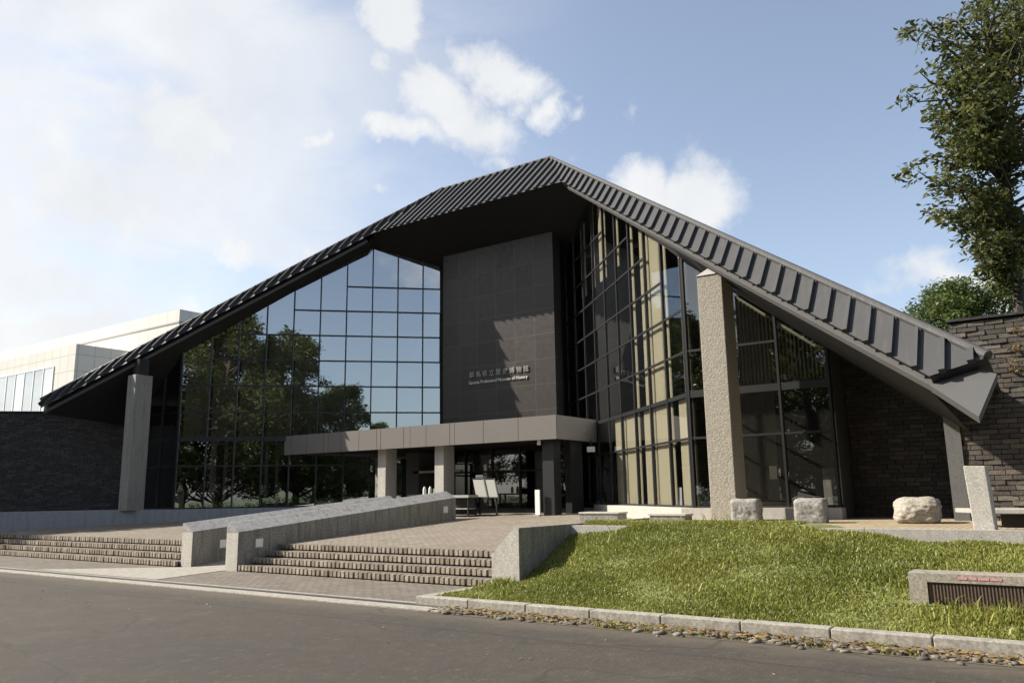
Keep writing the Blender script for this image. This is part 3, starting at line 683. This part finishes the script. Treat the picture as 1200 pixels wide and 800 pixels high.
# extra lower drapes: the bottom band is almost closed
for t0, t1 in ((.06, .82), (1.27, 2.37), (2.50, 3.30), (3.72, 4.80), (4.96, 5.86)):
    curtain(P_RW, t0, t1, -.12, G, lambda t: 3.72, MT['curtain'], 'short_curtain', 'short beige curtain filling the lowest band of the right-hand glass wall', 'curtain', 'short curtains low in the right glass wall')
for i in range(1, 9):
    curtain(P_LW, i+.04-1, i+.96-1, -.55, 3.85, lambda t: topW(t)-.05, MT['blind'], 'roller_blind', 'grey roller blind behind the left glass wall', 'blind', 'grey blinds behind the left glass wall', .46, .004)
def vblind(t0, t1, z0, mat, label, w=.022, off=-.5):
    m = MB(); t = t0
    while t < t1:
        a = P_FR(t, z0, off); m.obox(a, P_FR(t+w, z0, off-.02)-a, Vector((0, .004, 0)), (0, 0, topF(t)-.1-z0)); t += .085
    m.obox(P_FR(t0, topF(t0)-.14, -.46), P_FR(t1, topF(t1)-.14, -.46)-P_FR(t0, topF(t0)-.14, -.46), (0, .06, 0), (0, 0, .08))
    tag(m.build('vertical_blind', mat), label, 'blind')
vblind(.12, .95, 4.8, MT['sheer'], 'white slatted blind in the narrow window left of the right concrete pillar', .08, -.16)
vblind(1.15, 3.0, 3.95, MT['curtain'], 'beige slatted blind high behind the glass right of the right concrete pillar')
for t, lab in ((1.05, 'pale interior column behind the left glass wall, nearest the left pillar'), (3.0, 'pale interior column behind the left glass wall, nearer the canopy')):
    m = MB(); p = P_LW(t, G-.02, -1.3); m.tube(p, p+Vector((0, 0, 2.6)), .11, n=14); q = P_LW(t+.42, G-.02, -1.5); m.tube(q, q+Vector((0, 0, 2.6)), .07, n=12)
    m.tube(p+Vector((0, 0, 2.45)), q+Vector((0, 0, 2.45)), .05, n=8)
    tag(m.build('interior_column', simple('pale_column', (.55, .55, .52), .5), None, smooth=False), lab, 'column')
p = P_FL(.45, G-.02, -.5)
r = tag(empty('poster_stand', p), 'white poster stand behind the glass right of the left pillar', 'poster')
MB().box(p.x-.25, p.x+.25, p.y-.015, p.y+.015, G+.02, G+.72).build('board', MT['white'], r); MB().box(p.x-.2, p.x+.2, p.y-.15, p.y+.15, G-.025, G+.02).build('base', MT['black'], r)
MB().box(p.x-.1, p.x+.12, p.y-.02, p.y-.0155, G+.5, G+.62).build('print', simple('blue_print', (.08, .12, .35), .5), r)
r = tag(empty('paper_notice', (11.82, vc-.03, 1.95)), 'small cream paper notice stuck on the dark glass right of the right pillar', 'notice')
MB().box(11.74, 11.90, vc+.008, vc+.012, 1.82, 2.09).build('sheet', MT['offwhite'], r)
for z in (1.88, 1.93, 1.98, 2.03): MB().box(11.76, 11.88, vc+.005, vc+.0079, z, z+.012).build('text_line', simple('grey_print', (.2, .2, .19), .6), r)
r = tag(empty('display_board', (12.98, vc+.7, G)), 'tall grey display board standing inside the right corner window', 'board')
MB().box(12.7, 13.08, vc+.5, vc+.54, G+.02, 2.03).build('panel', simple('grey_board', (.5, .5, .5), .6), r); MB().box(12.75, 13.05, vc+.4, vc+.64, G-.03, G+.019).build('base', MT['black'], r)

# ------------------------------------------------------------------ things at the entrance
zt = terr(-3.4)
r = tag(empty('sign_easel', (2.2, -3.4, zt)), 'tilted two-panel cream sign board on black legs below the canopy', 'sign')
bd = MB()
for i in range(2):
    bd.obox((1.66+i*.02, -3.45, 1.52), (.86, 0, -.02), (0, .02, .005), (-.24, .14, .54))
    break
b = bd.build('board', MT['offwhite'], r)
MB().obox((2.08, -3.474, 1.525), (.05, 0, -.001), (0, .02, .005), (-.24, .14, .54)).build('divider', MT['black'], b)
fr = MB(); fr.obox((1.63, -3.462, 1.485), (.92, 0, -.02), (0, .04, .005), (0, 0, .03)); fr.obox((1.39, -3.32, 2.062), (.92, 0, -.02), (0, .04, .005), (0, 0, .03))
fr.obox((2.5, -3.475, 1.51), (.03, 0, 0), (0, .03, .005), (-.24, .14, .56)); fr.build('frame', MT['black'], b)
for u in (1.75, 2.4): MB().box(u-.02, u+.02, -3.40, -3.36, zt-.01, 1.54).build('leg', MT['black'], r)
MB().box(1.7, 2.45, -3.55, -3.2, zt-.012, zt+.03).build('foot', MT['black'], r)
r = tag(empty('notice_board', (1.5, -3.0, zt)), 'small square white notice on a thin post beside the tilted sign board', 'notice')
MB().box(1.32, 1.60, -3.02, -3.0, 1.95, 2.2).build('plate', MT['white'], r); MB().tube((1.46, -2.98, zt-.01), (1.46, -2.98, 2.1), .015).build('post', MT['black'], r)
MB().box(1.30, 1.62, -3.1, -2.86, zt-.012, zt+.02).build('base', MT['black'], r)
for z, w in ((2.12, .2), (2.06, .17), (2.0, .2)): MB().box(1.36, 1.36+w, -3.025, -3.0201, z, z+.02).build('text_line', MT['black'], r)
r = tag(empty('standing_panel', (4.0, -3.5, zt)), 'narrow white standing panel against the black canopy column', 'sign')
MB().box(3.86, 4.02, -3.46, -3.42, zt+.03, 1.7).build('panel', MT['white'], r); MB().box(3.84, 4.04, -3.55, -3.33, zt-.012, zt+.03).build('base', MT['granite'], r)
r = tag(empty('umbrella_stand', (1.1, -3.9, zt)), 'low black rack with a stone-topped shelf at the end of the ramp wall', 'rack')
MB().box(.72, 1.78, -4.0, -3.5, 1.50, 1.58).build('top', MT['granite'], r)
for u in (.76, 1.70):
    for v in (-3.96, -3.58): MB().box(u, u+.04, v, v+.04, terr(v)-.01, 1.5).build('leg', MT['black'], r)
MB().box(.76, 1.74, -3.94, -3.56, 1.15, 1.18).build('shelf', MT['granite'], r); MB().box(.76, 1.74, -3.94, -3.56, .98, 1.01).build('shelf', MT['black'], r)
MB().box(.78, 1.72, -3.60, -3.57, 1.0, 1.49).build('back', MT['black'], r)
for u, lab in ((-.95, 'small white bottle inside the entrance, left of the pair'), (-.70, 'small white bottle inside the entrance, right of the pair')):
    m = MB(); m.tube((u, -2.9, 1.62), (u, -2.9, 1.80), .06, .055, 12); m.tube((u, -2.9, 1.8), (u, -2.9, 1.88), .05, .02, 12)
    tag(m.build('bottle', MT['white']), lab, 'bottle')
r = tag(empty('reception_table', (-.8, -2.9, zt)), 'dark table with bottles between the two granite canopy columns', 'table')
MB().box(-1.5, .1, -3.15, -2.65, 1.56, 1.615).build('top', MT['black'], r)
for u in (-1.45, .0):
    for v in (-3.1, -2.75): MB().box(u, u+.05, v, v+.05, terr(v)-.01, 1.56).build('leg', MT['black'], r)
tag(MB().box(-.45, -.1, -3.05, -2.8, 1.617, 1.80).build('paper_box', MT['offwhite'], bevel=.01), 'cream box on the dark table beside the second granite column', 'box')
r = tag(empty('hanging_lamp', (4.0, -3.45, 3.15)), 'small white lamp under the canopy corner', 'lamp')
MB().tube((4.0, -3.40, 3.2), (4.0, -3.40, 3.02), .05, .06, 12).build('lamp_shade', MT['white'], r)
r = tag(empty('wall_lamp', (4.95, -1.9, 2.9)), 'white bracket lamp beside the glass below the canopy side', 'lamp')
MB().box(4.85, 5.05, -2.0, -1.85, 2.82, 2.98).build('lamp_shade', MT['white'], r); MB().tube((4.95, -1.9, 2.97), (4.95, -1.9, 3.2), .02).build('bracket', MT['black'], r)
# flat rocks by the left columns
def rock(name, c, sx, sy, sz, seed, mat, label, cat='rock', rot=0, bev=.09, sub=3, rough=.10):
    bm = bmesh.new(); bmesh.ops.create_icosphere(bm, subdivisions=5, radius=.5); ex = 9 if bev < .2 else 4.2
    for v in bm.verts: v.co *= .5/(sum(abs(c)**ex for c in v.co)**(1/ex))
    from mathutils import noise as nz
    for v in bm.verts:
        p = v.co.copy(); q = p*3.1+Vector((seed*7.3, seed*1.7, seed)); n = nz.noise(q)*rough+nz.noise(q*2.7)*rough*.5+nz.noise(q*7)*rough*.22
        v.co = p+p.normalized()*n
        v.co = Vector((v.co.x*sx, v.co.y*sy, v.co.z*sz))
    me = bpy.data.meshes.new(name); bm.to_mesh(me); bm.free(); me.materials.append(mat); me.polygons.foreach_set('use_smooth', [True]*len(me.polygons))
    o = bpy.data.objects.new(name, me); COL.objects.link(o); o.location = c; o.rotation_euler = (0, 0, rot)
    return tag(o, label, cat)
rock('flat_stone', (-3.2, -3.6, .97), 1.6, .8, .40, 3, MT['rockw'], 'flat pale stone left of the first granite canopy column')
rock('granite_cube', (11.9, -8.40, 1.20), .52, .52, .47, 1, MT['cube'], 'rough pale granite cube in front of the right concrete pillar', 'stone seat', .15, rough=.035)
rock('granite_cube', (13.08, -8.40, 1.20), .54, .52, .47, 5, MT['cube'], 'rough pale granite cube below the corner window, between pillar and boulder', 'stone seat', .12, rough=.035)
rock('boulder', (14.78, -8.1, 1.20), .72, .8, .46, 9, MT['rockw'], 'rounded cream boulder on the yellow paving in front of the dark brick', 'boulder', .1, bev=.24, rough=.06)
m = MB(); m.prism([(15.84, -10.62, .85), (16.10, -10.62, .85), (16.06, -10.58, 1.88), (15.79, -10.58, 1.89)], (.02, .22, 0))
tag(m.build('stone_stele', MT['granite_lt'], bevel=.012), 'leaning grey granite slab standing on the terrace edge', 'stele')
r = tag(empty('stone_bench', (16.2, -9.4, 1.0)), 'low stone slab bench right of the leaning granite slab', 'bench')
MB().prism([(15.45, -9.0, 1.20), (17.6, -9.0, 1.20), (17.6, -9.75, 1.20), (15.95, -9.75, 1.20)], (0, 0, .07)).build('seat', MT['granite'], r, bevel=.01)
MB().box(16.1, 17.6, -9.55, -9.15, 1.0, 1.2).build('support', MT['black'], r)
for a, lab in (((7.05, -6.35, 8.1, -5.9), 'low concrete block at the top of the grass beside the cheek wall'), ((9.5, -7.6, 10.3, -7.2), 'low concrete block at the foot of the curtained glass wall')):
    r = tag(empty('concrete_block', ((a[0]+a[2])/2, (a[1]+a[3])/2, .6)), lab, 'block')
    MB().box(a[0], a[2], a[1], a[3], .6, 1.09).build('block_body', MT['ramp'], r, bevel=.01); MB().box(a[0]-.02, a[2]+.02, a[1]-.02, a[3]+.02, 1.092, 1.13).build('cover', MT['granite_lt'], r)

# vent box in the bank
r = tag(empty('vent_box', (16, -13, .2)), 'weathered concrete vent box with brown grille and pink tape in the grass', 'vent')
vb = MB(); vb.box(15.36, 15.55, -13.2, -12.75, -.05, .64); vb.box(15.551, 18.2, -13.2, -12.75, .545, .64); vb.box(18.2, 18.4, -13.2, -12.75, -.05, .64); vb.box(15.551, 18.2, -13.1, -12.75, -.05, .20)
vb.build('concrete_surround', mat_granite('stained_concrete', (.30, .27, .22), .5, 30, .6), r)
gr = MB(); gr.box(15.552, 18.198, -13.17, -13.15, .15, .544)
u = 15.57
while u < 18.18: gr.box(u, u+.014, -13.182, -13.171, .16, .543); u += .034
gr.build('grille', MT['grille'], r)
for a, b in ((15.87, 15.96), (15.975, 16.05), (16.06, 16.17), (16.18, 16.29)): MB().box(a, b, -13.205, -13.2005, .583+random.uniform(0, .004), .611).build('tape', MT['pink'], r)

# ------------------------------------------------------------------ grass bank
def bank_z(u, v):
    u = np.asarray(u, float); v = np.asarray(v, float)
    t = np.clip((v+14.2)/3.9, 0, 1)
    prof = .10+.95*(t**1.15*(1-t)*.5+t*t*(3-2*t)*.75+t*.25*t)
    fall = np.clip((u-13.4)/2.2, 0, 1); fall = fall*fall*(3-2*fall)
    prof = prof*(1-.20*fall*t)
    near = np.clip((u-9.4)/1.7, 0, 1); near = near*near*(3-2*near)
    chk = .12+.42*np.clip(v+12.45, 0, 2.3); prof = np.minimum(prof, chk)*(1-near)+prof*near
    z = prof+.03*np.sin(u*2.3+v*1.1)*t*(1-t)*2+.02*np.sin(u*5.1-v*3.7)*t
    return np.minimum(z, 1.10)
nu, nv = 110, 46
uu = np.linspace(9.41, 24, nu); vv = np.linspace(-14.15, -9.2, nv)
UU, VV = np.meshgrid(uu, vv); ZZ = bank_z(UU, VV)
ZZ = np.where(VV > -10.2, np.minimum(ZZ, 1.03-.25*np.clip((UU-13.2)/.8, 0, 1)), ZZ)
V = np.stack([UU, VV, ZZ], -1).reshape(-1, 3)
I = np.arange(nu*nv).reshape(nv, nu); Fq = np.stack([I[:-1, :-1], I[:-1, 1:], I[1:, 1:], I[1:, :-1]], -1).reshape(-1, 4)
o = fast_mesh('grass_bank', V, Fq, MT['soil']); tag(o, kind='structure')
o2 = MB().quad((9.035, -14.155, .09), (9.42, -14.155, .09), (9.42, -12.40, .16), (9.035, -12.40, .16)).build('verge', MT['soil']); tag(o2, kind='structure')
def blades(name, n, urange, vrange, zf, hmin, hmax, mat, wid=.007, keep=None, lean=.5):
    u = RNG.uniform(*urange, n); v = RNG.uniform(*vrange, n)
    cl = np.sin(u*3.1+np.sin(v*2.3)*2)*np.cos(v*3.7+u*.7); pk = RNG.random(n) < (.62+.38*cl)
    if keep is not None: pk &= keep(u, v)
    u, v = u[pk], v[pk]; n = len(u); z = zf(u, v)
    h = RNG.uniform(hmin, hmax, n)*(1+.35*np.sin(u*2.1+1)*np.sin(v*2.9)); a = RNG.uniform(0, 2*np.pi, n); la = RNG.uniform(0, 2*np.pi, n); ln = RNG.uniform(.1, lean*1.6, n)*h
    w = RNG.uniform(.6, 1.4, n)*wid
    base = np.stack([u, v, z-.01], 1); d = np.stack([np.cos(a), np.sin(a), 0*a], 1)*w[:, None]; L_ = np.stack([np.cos(la), np.sin(la), 0*la], 1)
    mid = base+L_*(ln*.35)[:, None]+np.stack([0*h, 0*h, h*.6], 1); tip = base+L_*ln[:, None]+np.stack([0*h, 0*h, h*(1-.25*lean)], 1)
    V = np.stack([base-d, base+d, mid+d*.7, mid-d*.7, tip], 1).reshape(-1, 3)
    k = np.arange(n)*5
    Q = np.stack([k, k+1, k+2, k+3], 1); T = np.stack([k+3, k+2, k+4, k+4], 1)
    me = bpy.data.meshes.new(name); me.vertices.add(len(V)); me.vertices.foreach_set('co', V.astype(np.float32).ravel())
    loops = np.concatenate([Q, T[:, :3]], 1).ravel(); me.loops.add(len(loops)); me.loops.foreach_set('vertex_index', loops.astype(np.int32))
    st = (np.arange(n)[:, None]*7+np.array([0, 4])[None]).ravel(); me.polygons.add(2*n); me.polygons.foreach_set('loop_start', st.astype(np.int32))
    me.update(calc_edges=True); me.materials.append(mat)
    pat = .5+.28*np.sin(u*1.3+v*.9)*np.sin(v*1.7-u*.4); r = np.clip(RNG.normal(pat, .26), 0, 1); r = np.repeat(r, 2).astype(np.float32)
    at = me.attributes.new('rnd', 'FLOAT', 'FACE'); at.data.foreach_set('value', r)
    o = bpy.data.objects.new(name, me); COL.objects.link(o); return o
notvent = lambda u, v: ~((u > 15.33) & (u < 18.45) & (v > -13.22) & (v < -12.72))
kb = lambda u, v: notvent(u, v) & ((u < 13.3) | (v < -10.8))
tag(blades('grass', 270000, (9.42, 18.5), (-14.14, -9.6), lambda u, v: np.minimum(bank_z(u, v), 1.04),   .03, .078, MT['grass'], .0075, kb), 'rough mown grass covering the sloping bank', 'grass', kind='stuff')
tag(blades('tall_grass', 700, (9.42, 18), (-14.14, -9.9), lambda u, v: np.minimum(bank_z(u, v), 1.04),   .12, .26, MT['grass'], .009, kb, .7), 'taller grass tufts sticking out of the bank', 'grass', kind='stuff')
tag(blades('verge_grass', 1400, (9.04, 9.42), (-14.1, -12.45), lambda u, v: .09+.04*(v+14.15), .05, .13, MT['grass'], .008), 'grass at the foot of the cheek wall', 'grass', kind='stuff')
tag(blades('gutter_weeds', 7000, (9.8, 17.5), (-14.78, -14.36), lambda u, v: 0*u+.01, .015, .06, MT['grass'], .006, lambda u, v: np.sin(u*4.3+np.sin(u*1.7)*3+v*5) > .2), 'short weeds growing in the cobbled gutter below the kerb', 'weeds', kind='stuff')

tag(blades('vent_tufts', 500, (15.5, 18.2), (-13.75, -13.24), bank_z, .10, .26, MT['grass'], .009, None, .6), 'long grass tufts in front of the vent box', 'grass', kind='stuff')

# gutter cobbles along the kerb
def pebbles(name, n, urange, vf, smin, smax, mat, label):
    bm = bmesh.new(); bmesh.ops.create_icosphere(bm, subdivisions=1, radius=1); bv = np.array([v.co[:] for v in bm.verts]); bf = np.array([[v.index for v in f.verts] for f in bm.faces]); bm.free()
    Vs, Fs = [], []
    for i in range(n):
        s = random.uniform(smin, smax); sc = np.array([s*random.uniform(.8, 1.5), s*random.uniform(.7, 1.2), s*random.uniform(.3, .5)]); a = random.uniform(0, 6.3)
        q = bv*(1+RNG.uniform(-.18, .18, (len(bv), 1)))*sc; c_, s_ = math.cos(a), math.sin(a); q = np.stack([q[:, 0]*c_-q[:, 1]*s_, q[:, 0]*s_+q[:, 1]*c_, q[:, 2]], 1)
        u = random.uniform(*urange); Vs.append(q+np.array([u, vf(u), s*.18])); Fs.append(bf+len(bv)*i)
    o = fast_mesh(name, np.concatenate(Vs), np.concatenate(Fs), mat); rnd_attr(o, len(bf)); return tag(o, label, 'cobbles', kind='stuff')
pebbles('gutter_cobbles', 1000, (9.35, 18), lambda u: -14.37-abs(random.gauss(0, .17))-.02, .02, .075, MT['pebble'], 'rough cobbles and rubble along the foot of the kerb')
tag(MB().quad((9.3, -14.82, .004), (26, -14.82, .004), (26, -14.352, .004), (9.75, -14.352, .004)).build('gutter', simple('gutter_dirt', (.10, .08, .055), .95, .35, 18)), kind='structure')
def litter(name, n, urange, vrange, zf, size, mat, label):
    Vs = []
    for i in range(n):
        u, v = random.uniform(*urange), random.uniform(*vrange); s = size*random.uniform(.6, 1.3); a = random.uniform(0, 6.3); t = random.uniform(-.6, .6)
        c = Vector((u, v, float(zf(u, v))+.008)); d = Vector((math.cos(a), math.sin(a), 0)); f = Vector((-math.sin(a), math.cos(a), t))
        Vs += [c-d*s, c+f*s*.4+Vector((0, 0, .004)), c+d*s+Vector((0, 0, .012)), c-f*s*.4+Vector((0, 0, .006))]
    V = np.array([tuple(x) for x in Vs]); o = fast_mesh(name, V, np.arange(len(V)).reshape(-1, 4), mat); rnd_attr(o, 1); return tag(o, label, 'leaves', kind='stuff')
litter('dry_leaves', 1300, (9.6, 18), (-14.8, -14.37), lambda u, v: .03, .035, MT['dry'], 'dry fallen leaves lying in the gutter')
litter('fallen_leaves', 160, (9.6, 18), (-13.9, -10.3), lambda u, v: bank_z(u, v)+.07, .035, MT['dry'], 'dry fallen leaves scattered on the grass bank')
litter('road_leaves', 60, (-6, 19), (-17, -14.8), lambda u, v: 0, .022, MT['dry'], 'a few dry leaves and bits on the asphalt')

# ------------------------------------------------------------------ trees
def leaf_cloud(C, Rr_, n, size, hang=.3, lanc=.32):
    """n leaves around the points C (k,3) with radius Rr_ (k,)"""
    k = len(C); w = Rr_**2; idx = RNG.choice(k, n, p=w/w.sum())
    d = RNG.normal(size=(n, 3)); d /= np.linalg.norm(d, axis=1)[:, None]; rad = RNG.random(n)**.45
    P = C[idx]+d*(Rr_[idx]*rad)[:, None]*np.array([1, 1, .75])
    a = RNG.uniform(0, 2*np.pi, n); ax = np.stack([np.cos(a), np.sin(a), RNG.normal(-hang, .45, n)], 1); ax /= np.linalg.norm(ax, axis=1)[:, None]
    b = np.cross(ax, RNG.normal(size=(n, 3))); b /= np.linalg.norm(b, axis=1)[:, None]
    s = size*RNG.uniform(.65, 1.3, n)[:, None]; nn = np.cross(ax, b)
    V = np.stack([P, P+ax*s*.5+b*s*lanc*.5, P+ax*s-nn*s*.15, P+ax*s*.5-b*s*lanc*.5], 1).reshape(-1, 3)
    return V, np.arange(len(V)).reshape(-1, 4)
def limb(m, p, q, r0, r1, bend=.15, n=4, sides=7):
    p, q = Vector(p), Vector(q); L_ = (q-p).length; pts = [p+(q-p)*i/n+(Vector((random.gauss(0, 1), random.gauss(0, 1), random.gauss(0, .6)))*L_*bend*.3 if 0 < i < n else Vector()) for i in range(n+1)]
    for i in range(n): m.tube(pts[i], pts[i+1], r0+(r1-r0)*i/n, r0+(r1-r0)*(i+1)/n, sides)
    return pts
def tree_mesh(h, cr, trunk_r, crown_base, nclump, nleaf, leaf, mat, seed, clump_r=(.5, 1.1), squash=1.0):
    random.seed(seed); tm = MB(); limb(tm, (0, 0, -.2), (0, 0, h*.8), trunk_r, trunk_r*.3, .005, 6, 10)
    C, Rs = [], []
    for i in range(nclump):
        f = random.random()**.8; z = crown_base+(h-crown_base)*f; prof = math.sin(math.pi*min(1, .14+.86*f)**.8)**.7; a = random.uniform(0, 6.283); rr = cr*prof*random.uniform(.45, 1.02)
        c = Vector((math.cos(a)*rr, math.sin(a)*rr*squash, z)); r = random.uniform(*clump_r); C.append(tuple(c)); Rs.append(r)
        if i % 2 == 0: limb(tm, (0, 0, min(h*.78, max(crown_base*.7, z-rr*.7))), c, trunk_r*.28, .012, .25, 4, 5)
    V, F_ = leaf_cloud(np.array(C), np.array(Rs), nleaf, leaf); return tm, V, F_
def plant_tree(name, loc, label, group, spec, mat, rz=0, scale=1):
    r = tag(empty(name, loc, rz), label, 'tree', group); tm, V, F_ = spec
    t = tm.build('trunk', MT['bark']); t.parent = r; c = fast_mesh('crown', V, F_, mat); rnd_attr(c, 1); c.parent = r
    r.scale = (scale,)*3; return r
def copy_tree(o, loc, rz, scale, label):
    r = o.copy(); COL.objects.link(r); r.location = loc; r.rotation_euler = (0, 0, rz); r.scale = (scale,)*3; r['label'] = label
    for ch in o.children: c = ch.copy(); COL.objects.link(c); c.parent = r
    return r
# the big-leaved tree at the right edge: built branch by branch
tp = CAM+ray(1191, 375)*17.2; tx, ty = tp.x, tp.y
random.seed(21); bm_ = MB(); base = Vector((tx, ty, 0)); top = Vector((tx+.25, ty+.1, 13.5))
pts = limb(bm_, base, top, .16, .05, 0, 8, 10)
Cs, Rs_ = [], []
def at_px(x, y, d): return CAM+ray(x, y)*d
tips = [(1062, 108), (1078, 85), (1068, 35), (1085, 22), (1100, 20), (1082, 150), (1075, 200), (1090, 180), (1105, 130), (1095, 250), (1112, 245), (1130, 255), (1150, 295), (1165, 285), (1140, 210), (1120, 180), (1150, 140), (1130, 60), (1150, 20), (1180, 60), (1180, 120), (1175, 180), (1185, 240), (1195, 280), (1110, 95), (1135, 110), (1160, 230), (1165, 90), (1195, 20), (1195, 160), (1110, 210)]
for (x, y) in tips:
    for q in range(2 if x > 1110 else 1):
        d = 17.2+random.uniform(-1.6, 1.6); c = at_px(x+random.uniform(-6, 6)*(q > 0), y+random.uniform(-14, 14)*(q > 0), d)
        zb = min(max(c.z-random.uniform(.3, 1.2), 5.8), 12.5); st = Vector((tx+.25*(zb/13.5), ty+.1*zb/13.5, zb)); mid = st+(c-st)*.55+Vector((0, 0, .25))
        limb(bm_, st, mid, .045, .025, .2, 3, 6); limb(bm_, mid, c, .025, .008, .2, 3, 5)
        for f in (1.0, .8, .6, .42):
            p = st+(c-st)*f+Vector((random.gauss(0, .12), random.gauss(0, .25), random.gauss(0, .10)))
            Cs.append(tuple(p)); Rs_.append(random.uniform(.20, .34) if f > .7 else random.uniform(.3, .48))
for i in range(90):     # the rest of the crown, beyond the frame
    a = random.uniform(0, 6.283); z = random.uniform(7.3, 15.5); rr = 3.0*math.sin(math.pi*min(1, max(.05, (z-5.2)/11.0)))**.6*random.uniform(.35, 1)
    c = Vector((tx+.3+math.cos(a)*rr, ty+math.sin(a)*rr, z))
    dv = c-CAM; px = 600+FPX*dv.dot(Rr)/dv.dot(Fw)
    if px < 1150: continue
    Cs.append(tuple(c)); Rs_.append(random.uniform(.35, .6)); limb(bm_, (tx+.2, ty, max(5.8, z-rr*.6)), c, .04, .01, .2, 3, 5)
V, F_ = leaf_cloud(np.array(Cs), np.array(Rs_), 21000, .165, .35, .38)
r = tag(empty('broadleaf_tree', (tx, ty, 0)), 'broad-leaved tree with drooping leaf clusters behind the right brick wall', 'tree')
bm_.build('trunk', MT['bark'], r); c = fast_mesh('crown', V, F_, MT['leaf'], r); rnd_attr(c, 1)
# drooping reddish spray in front of the right wall
random.seed(5); r = tag(empty('russet_bush', (17.3, -8.0, 1.0)), 'hanging spray of green and russet leaves at the right edge before the brick wall', 'bush')
bm2 = MB(); Cs, Rs_ = [], []
pts = limb(bm2, (17.7, -8.0, .98), (17.7, -8.0, 4.6), .04, .02, 0, 5, 6)
for i in range(26):
    y = random.uniform(385, 440); x = 1196+random.uniform(-13, 25)+(y < 400)*8; c = at_px(x, y, 14.3+random.uniform(-.3, .3)); Cs.append(tuple(c)); Rs_.append(.11)
    if i % 3 == 0: limb(bm2, (17.7, -8.0, 4.3), c, .012, .004, .3, 3, 4)
for i in range(30):
    c = Vector((17.8+random.uniform(-.3, .8), -8+random.uniform(-.6, .6), random.uniform(3.6, 5.0))); Cs.append(tuple(c)); Rs_.append(.2)
bm2.build('stem', MT['bark'], r); V, F_ = leaf_cloud(np.array(Cs), np.array(Rs_), 2600, .075, .9, .4); c = fast_mesh('foliage', V, F_, MT['rust'], r); rnd_attr(c, 1)

# trees beyond the right wall
sp = tree_mesh(16.2, 5.0, .28, 4.5, 70, 24000, .36, None, 31, (.9, 1.6))
T1 = plant_tree('round_tree', (11.2, 42, 0), 'round green tree far behind the roof, left of the pair above the brick wall', 'round trees beyond the right wall', sp, MT['leaf2'])
copy_tree(T1, (16.9, 45, 0), 1.9, 1.12, 'round green tree far behind the brick wall, right of the pair beside the dark trunk')
# park trees across the road, mirrored in the glass
sp = tree_mesh(15, 5.6, .32, 1.6, 120, 34000, .34, None, 41, (.7, 1.4))
T2 = plant_tree('park_tree', (13, -37, 0), 'tall park tree across the road, mirrored in the left glass wall', 'park trees across the road', sp, MT['leaf3'], 0, 1.18)
for x, y, a, s in ((4.5, -38, 1.1, 1.05), (-4, -40, 2.3, .72), (21.5, -38, 3.6, 1.12), (29, -39, 4.4, .86), (36, -41, 5.2, .62), (-13, -41, .4, 1.05), (-22, -42, 2.9, .95), (44, -42, 1.6, .5), (-32, -40, 3.3, 1.0), (9, -47, 4.9, 1.1), (18, -48, .8, 1.2), (26, -48, 2.2, 1.0), (0, -48, 5.7, 1.0), (33, -49, 3.0, .72), (40, -49, .3, .6), (50, -50, 2.0, .6), (58, -52, 4.4, .55), (-9, -49, 1.3, 1.1)):
    copy_tree(T2, (x, y, 0), a, s, 'park tree across the road, mirrored in the museum glass')
copy_tree(T2, (-23.5, -14.2, 0), 2.0, .82, 'unseen tree added beside the far-left brick wall to shade the left concrete pillar')  # added out of view, only to cast shade on the left pillar
copy_tree(T2, (-28, -16.4, 0), 3.0, 1.25, 'taller unseen tree added farther out beyond the far-left brick wall to shade the left concrete pillar')  # second added tree, shades the lower part of that pillar
hr = tag(empty('clipped_hedge', (10, -30.5, 0)), 'clipped green hedge across the road, mirrored low in the glass', 'hedge')
Cs = np.stack([RNG.uniform(-30, 45, 900), RNG.uniform(-31, -30, 900), RNG.uniform(.25, 1.35, 900)], 1); V, F_ = leaf_cloud(Cs, np.full(900, .36), 30000, .12, 0, .5)
c = fast_mesh('foliage', V, F_, MT['leaf2'], hr); rnd_attr(c, 1); MB().box(-30, 45, -30.8, -30.2, 0, .9).build('stems', MT['bark'], hr)

# ------------------------------------------------------------------ white museum annex far left
wb = tag(empty('white_building', (-50, 10, 0)), 'white tiled modern building behind the left roof slope', 'building')
mt = MT['tile']
MB().box(-95, -35.5, 9.4, 32, 0, 15.3).build('wall', mt, wb)
MB().box(-90, -41.2, 5.0, 9.38, 0, 12.75).build('wing', mt, wb)
MB().box(-95.04, -35.46, 9.36, 32, 14.28, 14.36).build('parapet_joint', simple('grey_joint', (.30, .29, .27), .6), wb)
glz = mat_glass('pale_window_glass', (.9, .92, .94), .10)
def strip_window(u0, u1, v, z0, z1, n, par):
    f = MB(); w = (u1-u0)/n
    for i in range(n+1): f.box(u0+i*w-.06, u0+i*w+.06, v-.06, v+.02, z0, z1)
    for z in (z0, (z0*2+z1)/3, (z0+z1*2)/3, z1): f.box(u0, u1, v-.05, v-.005, z-.05, z+.05)
    fo = f.build('window', MT['white'], par)
    for i in range(n):
        MB().quad((u0+i*w+.06, v-.03, z0), (u0+(i+1)*w-.06, v-.03, z0), (u0+(i+1)*w-.06, v-.03, z1), (u0+i*w+.06, v-.03, z1)).build('pane', glz, fo)
        MB().box(u0+i*w+.1, u0+(i+1)*w-.1, v-.02, v-.008, z0+.05, z1-.05).build('screen', simple('grey_screen', (.50, .52, .54), .7) if not bpy.data.materials.get('grey_screen') else (bpy.data.materials['grey_screen'] if i % 3 else MT['white']), fo)
strip_window(-68, -44.2, 5.0, 1.5, 11.4, 16, wb)
strip_window(-41.0, -37.2, 9.4, 7.5, 12.7, 4, wb)
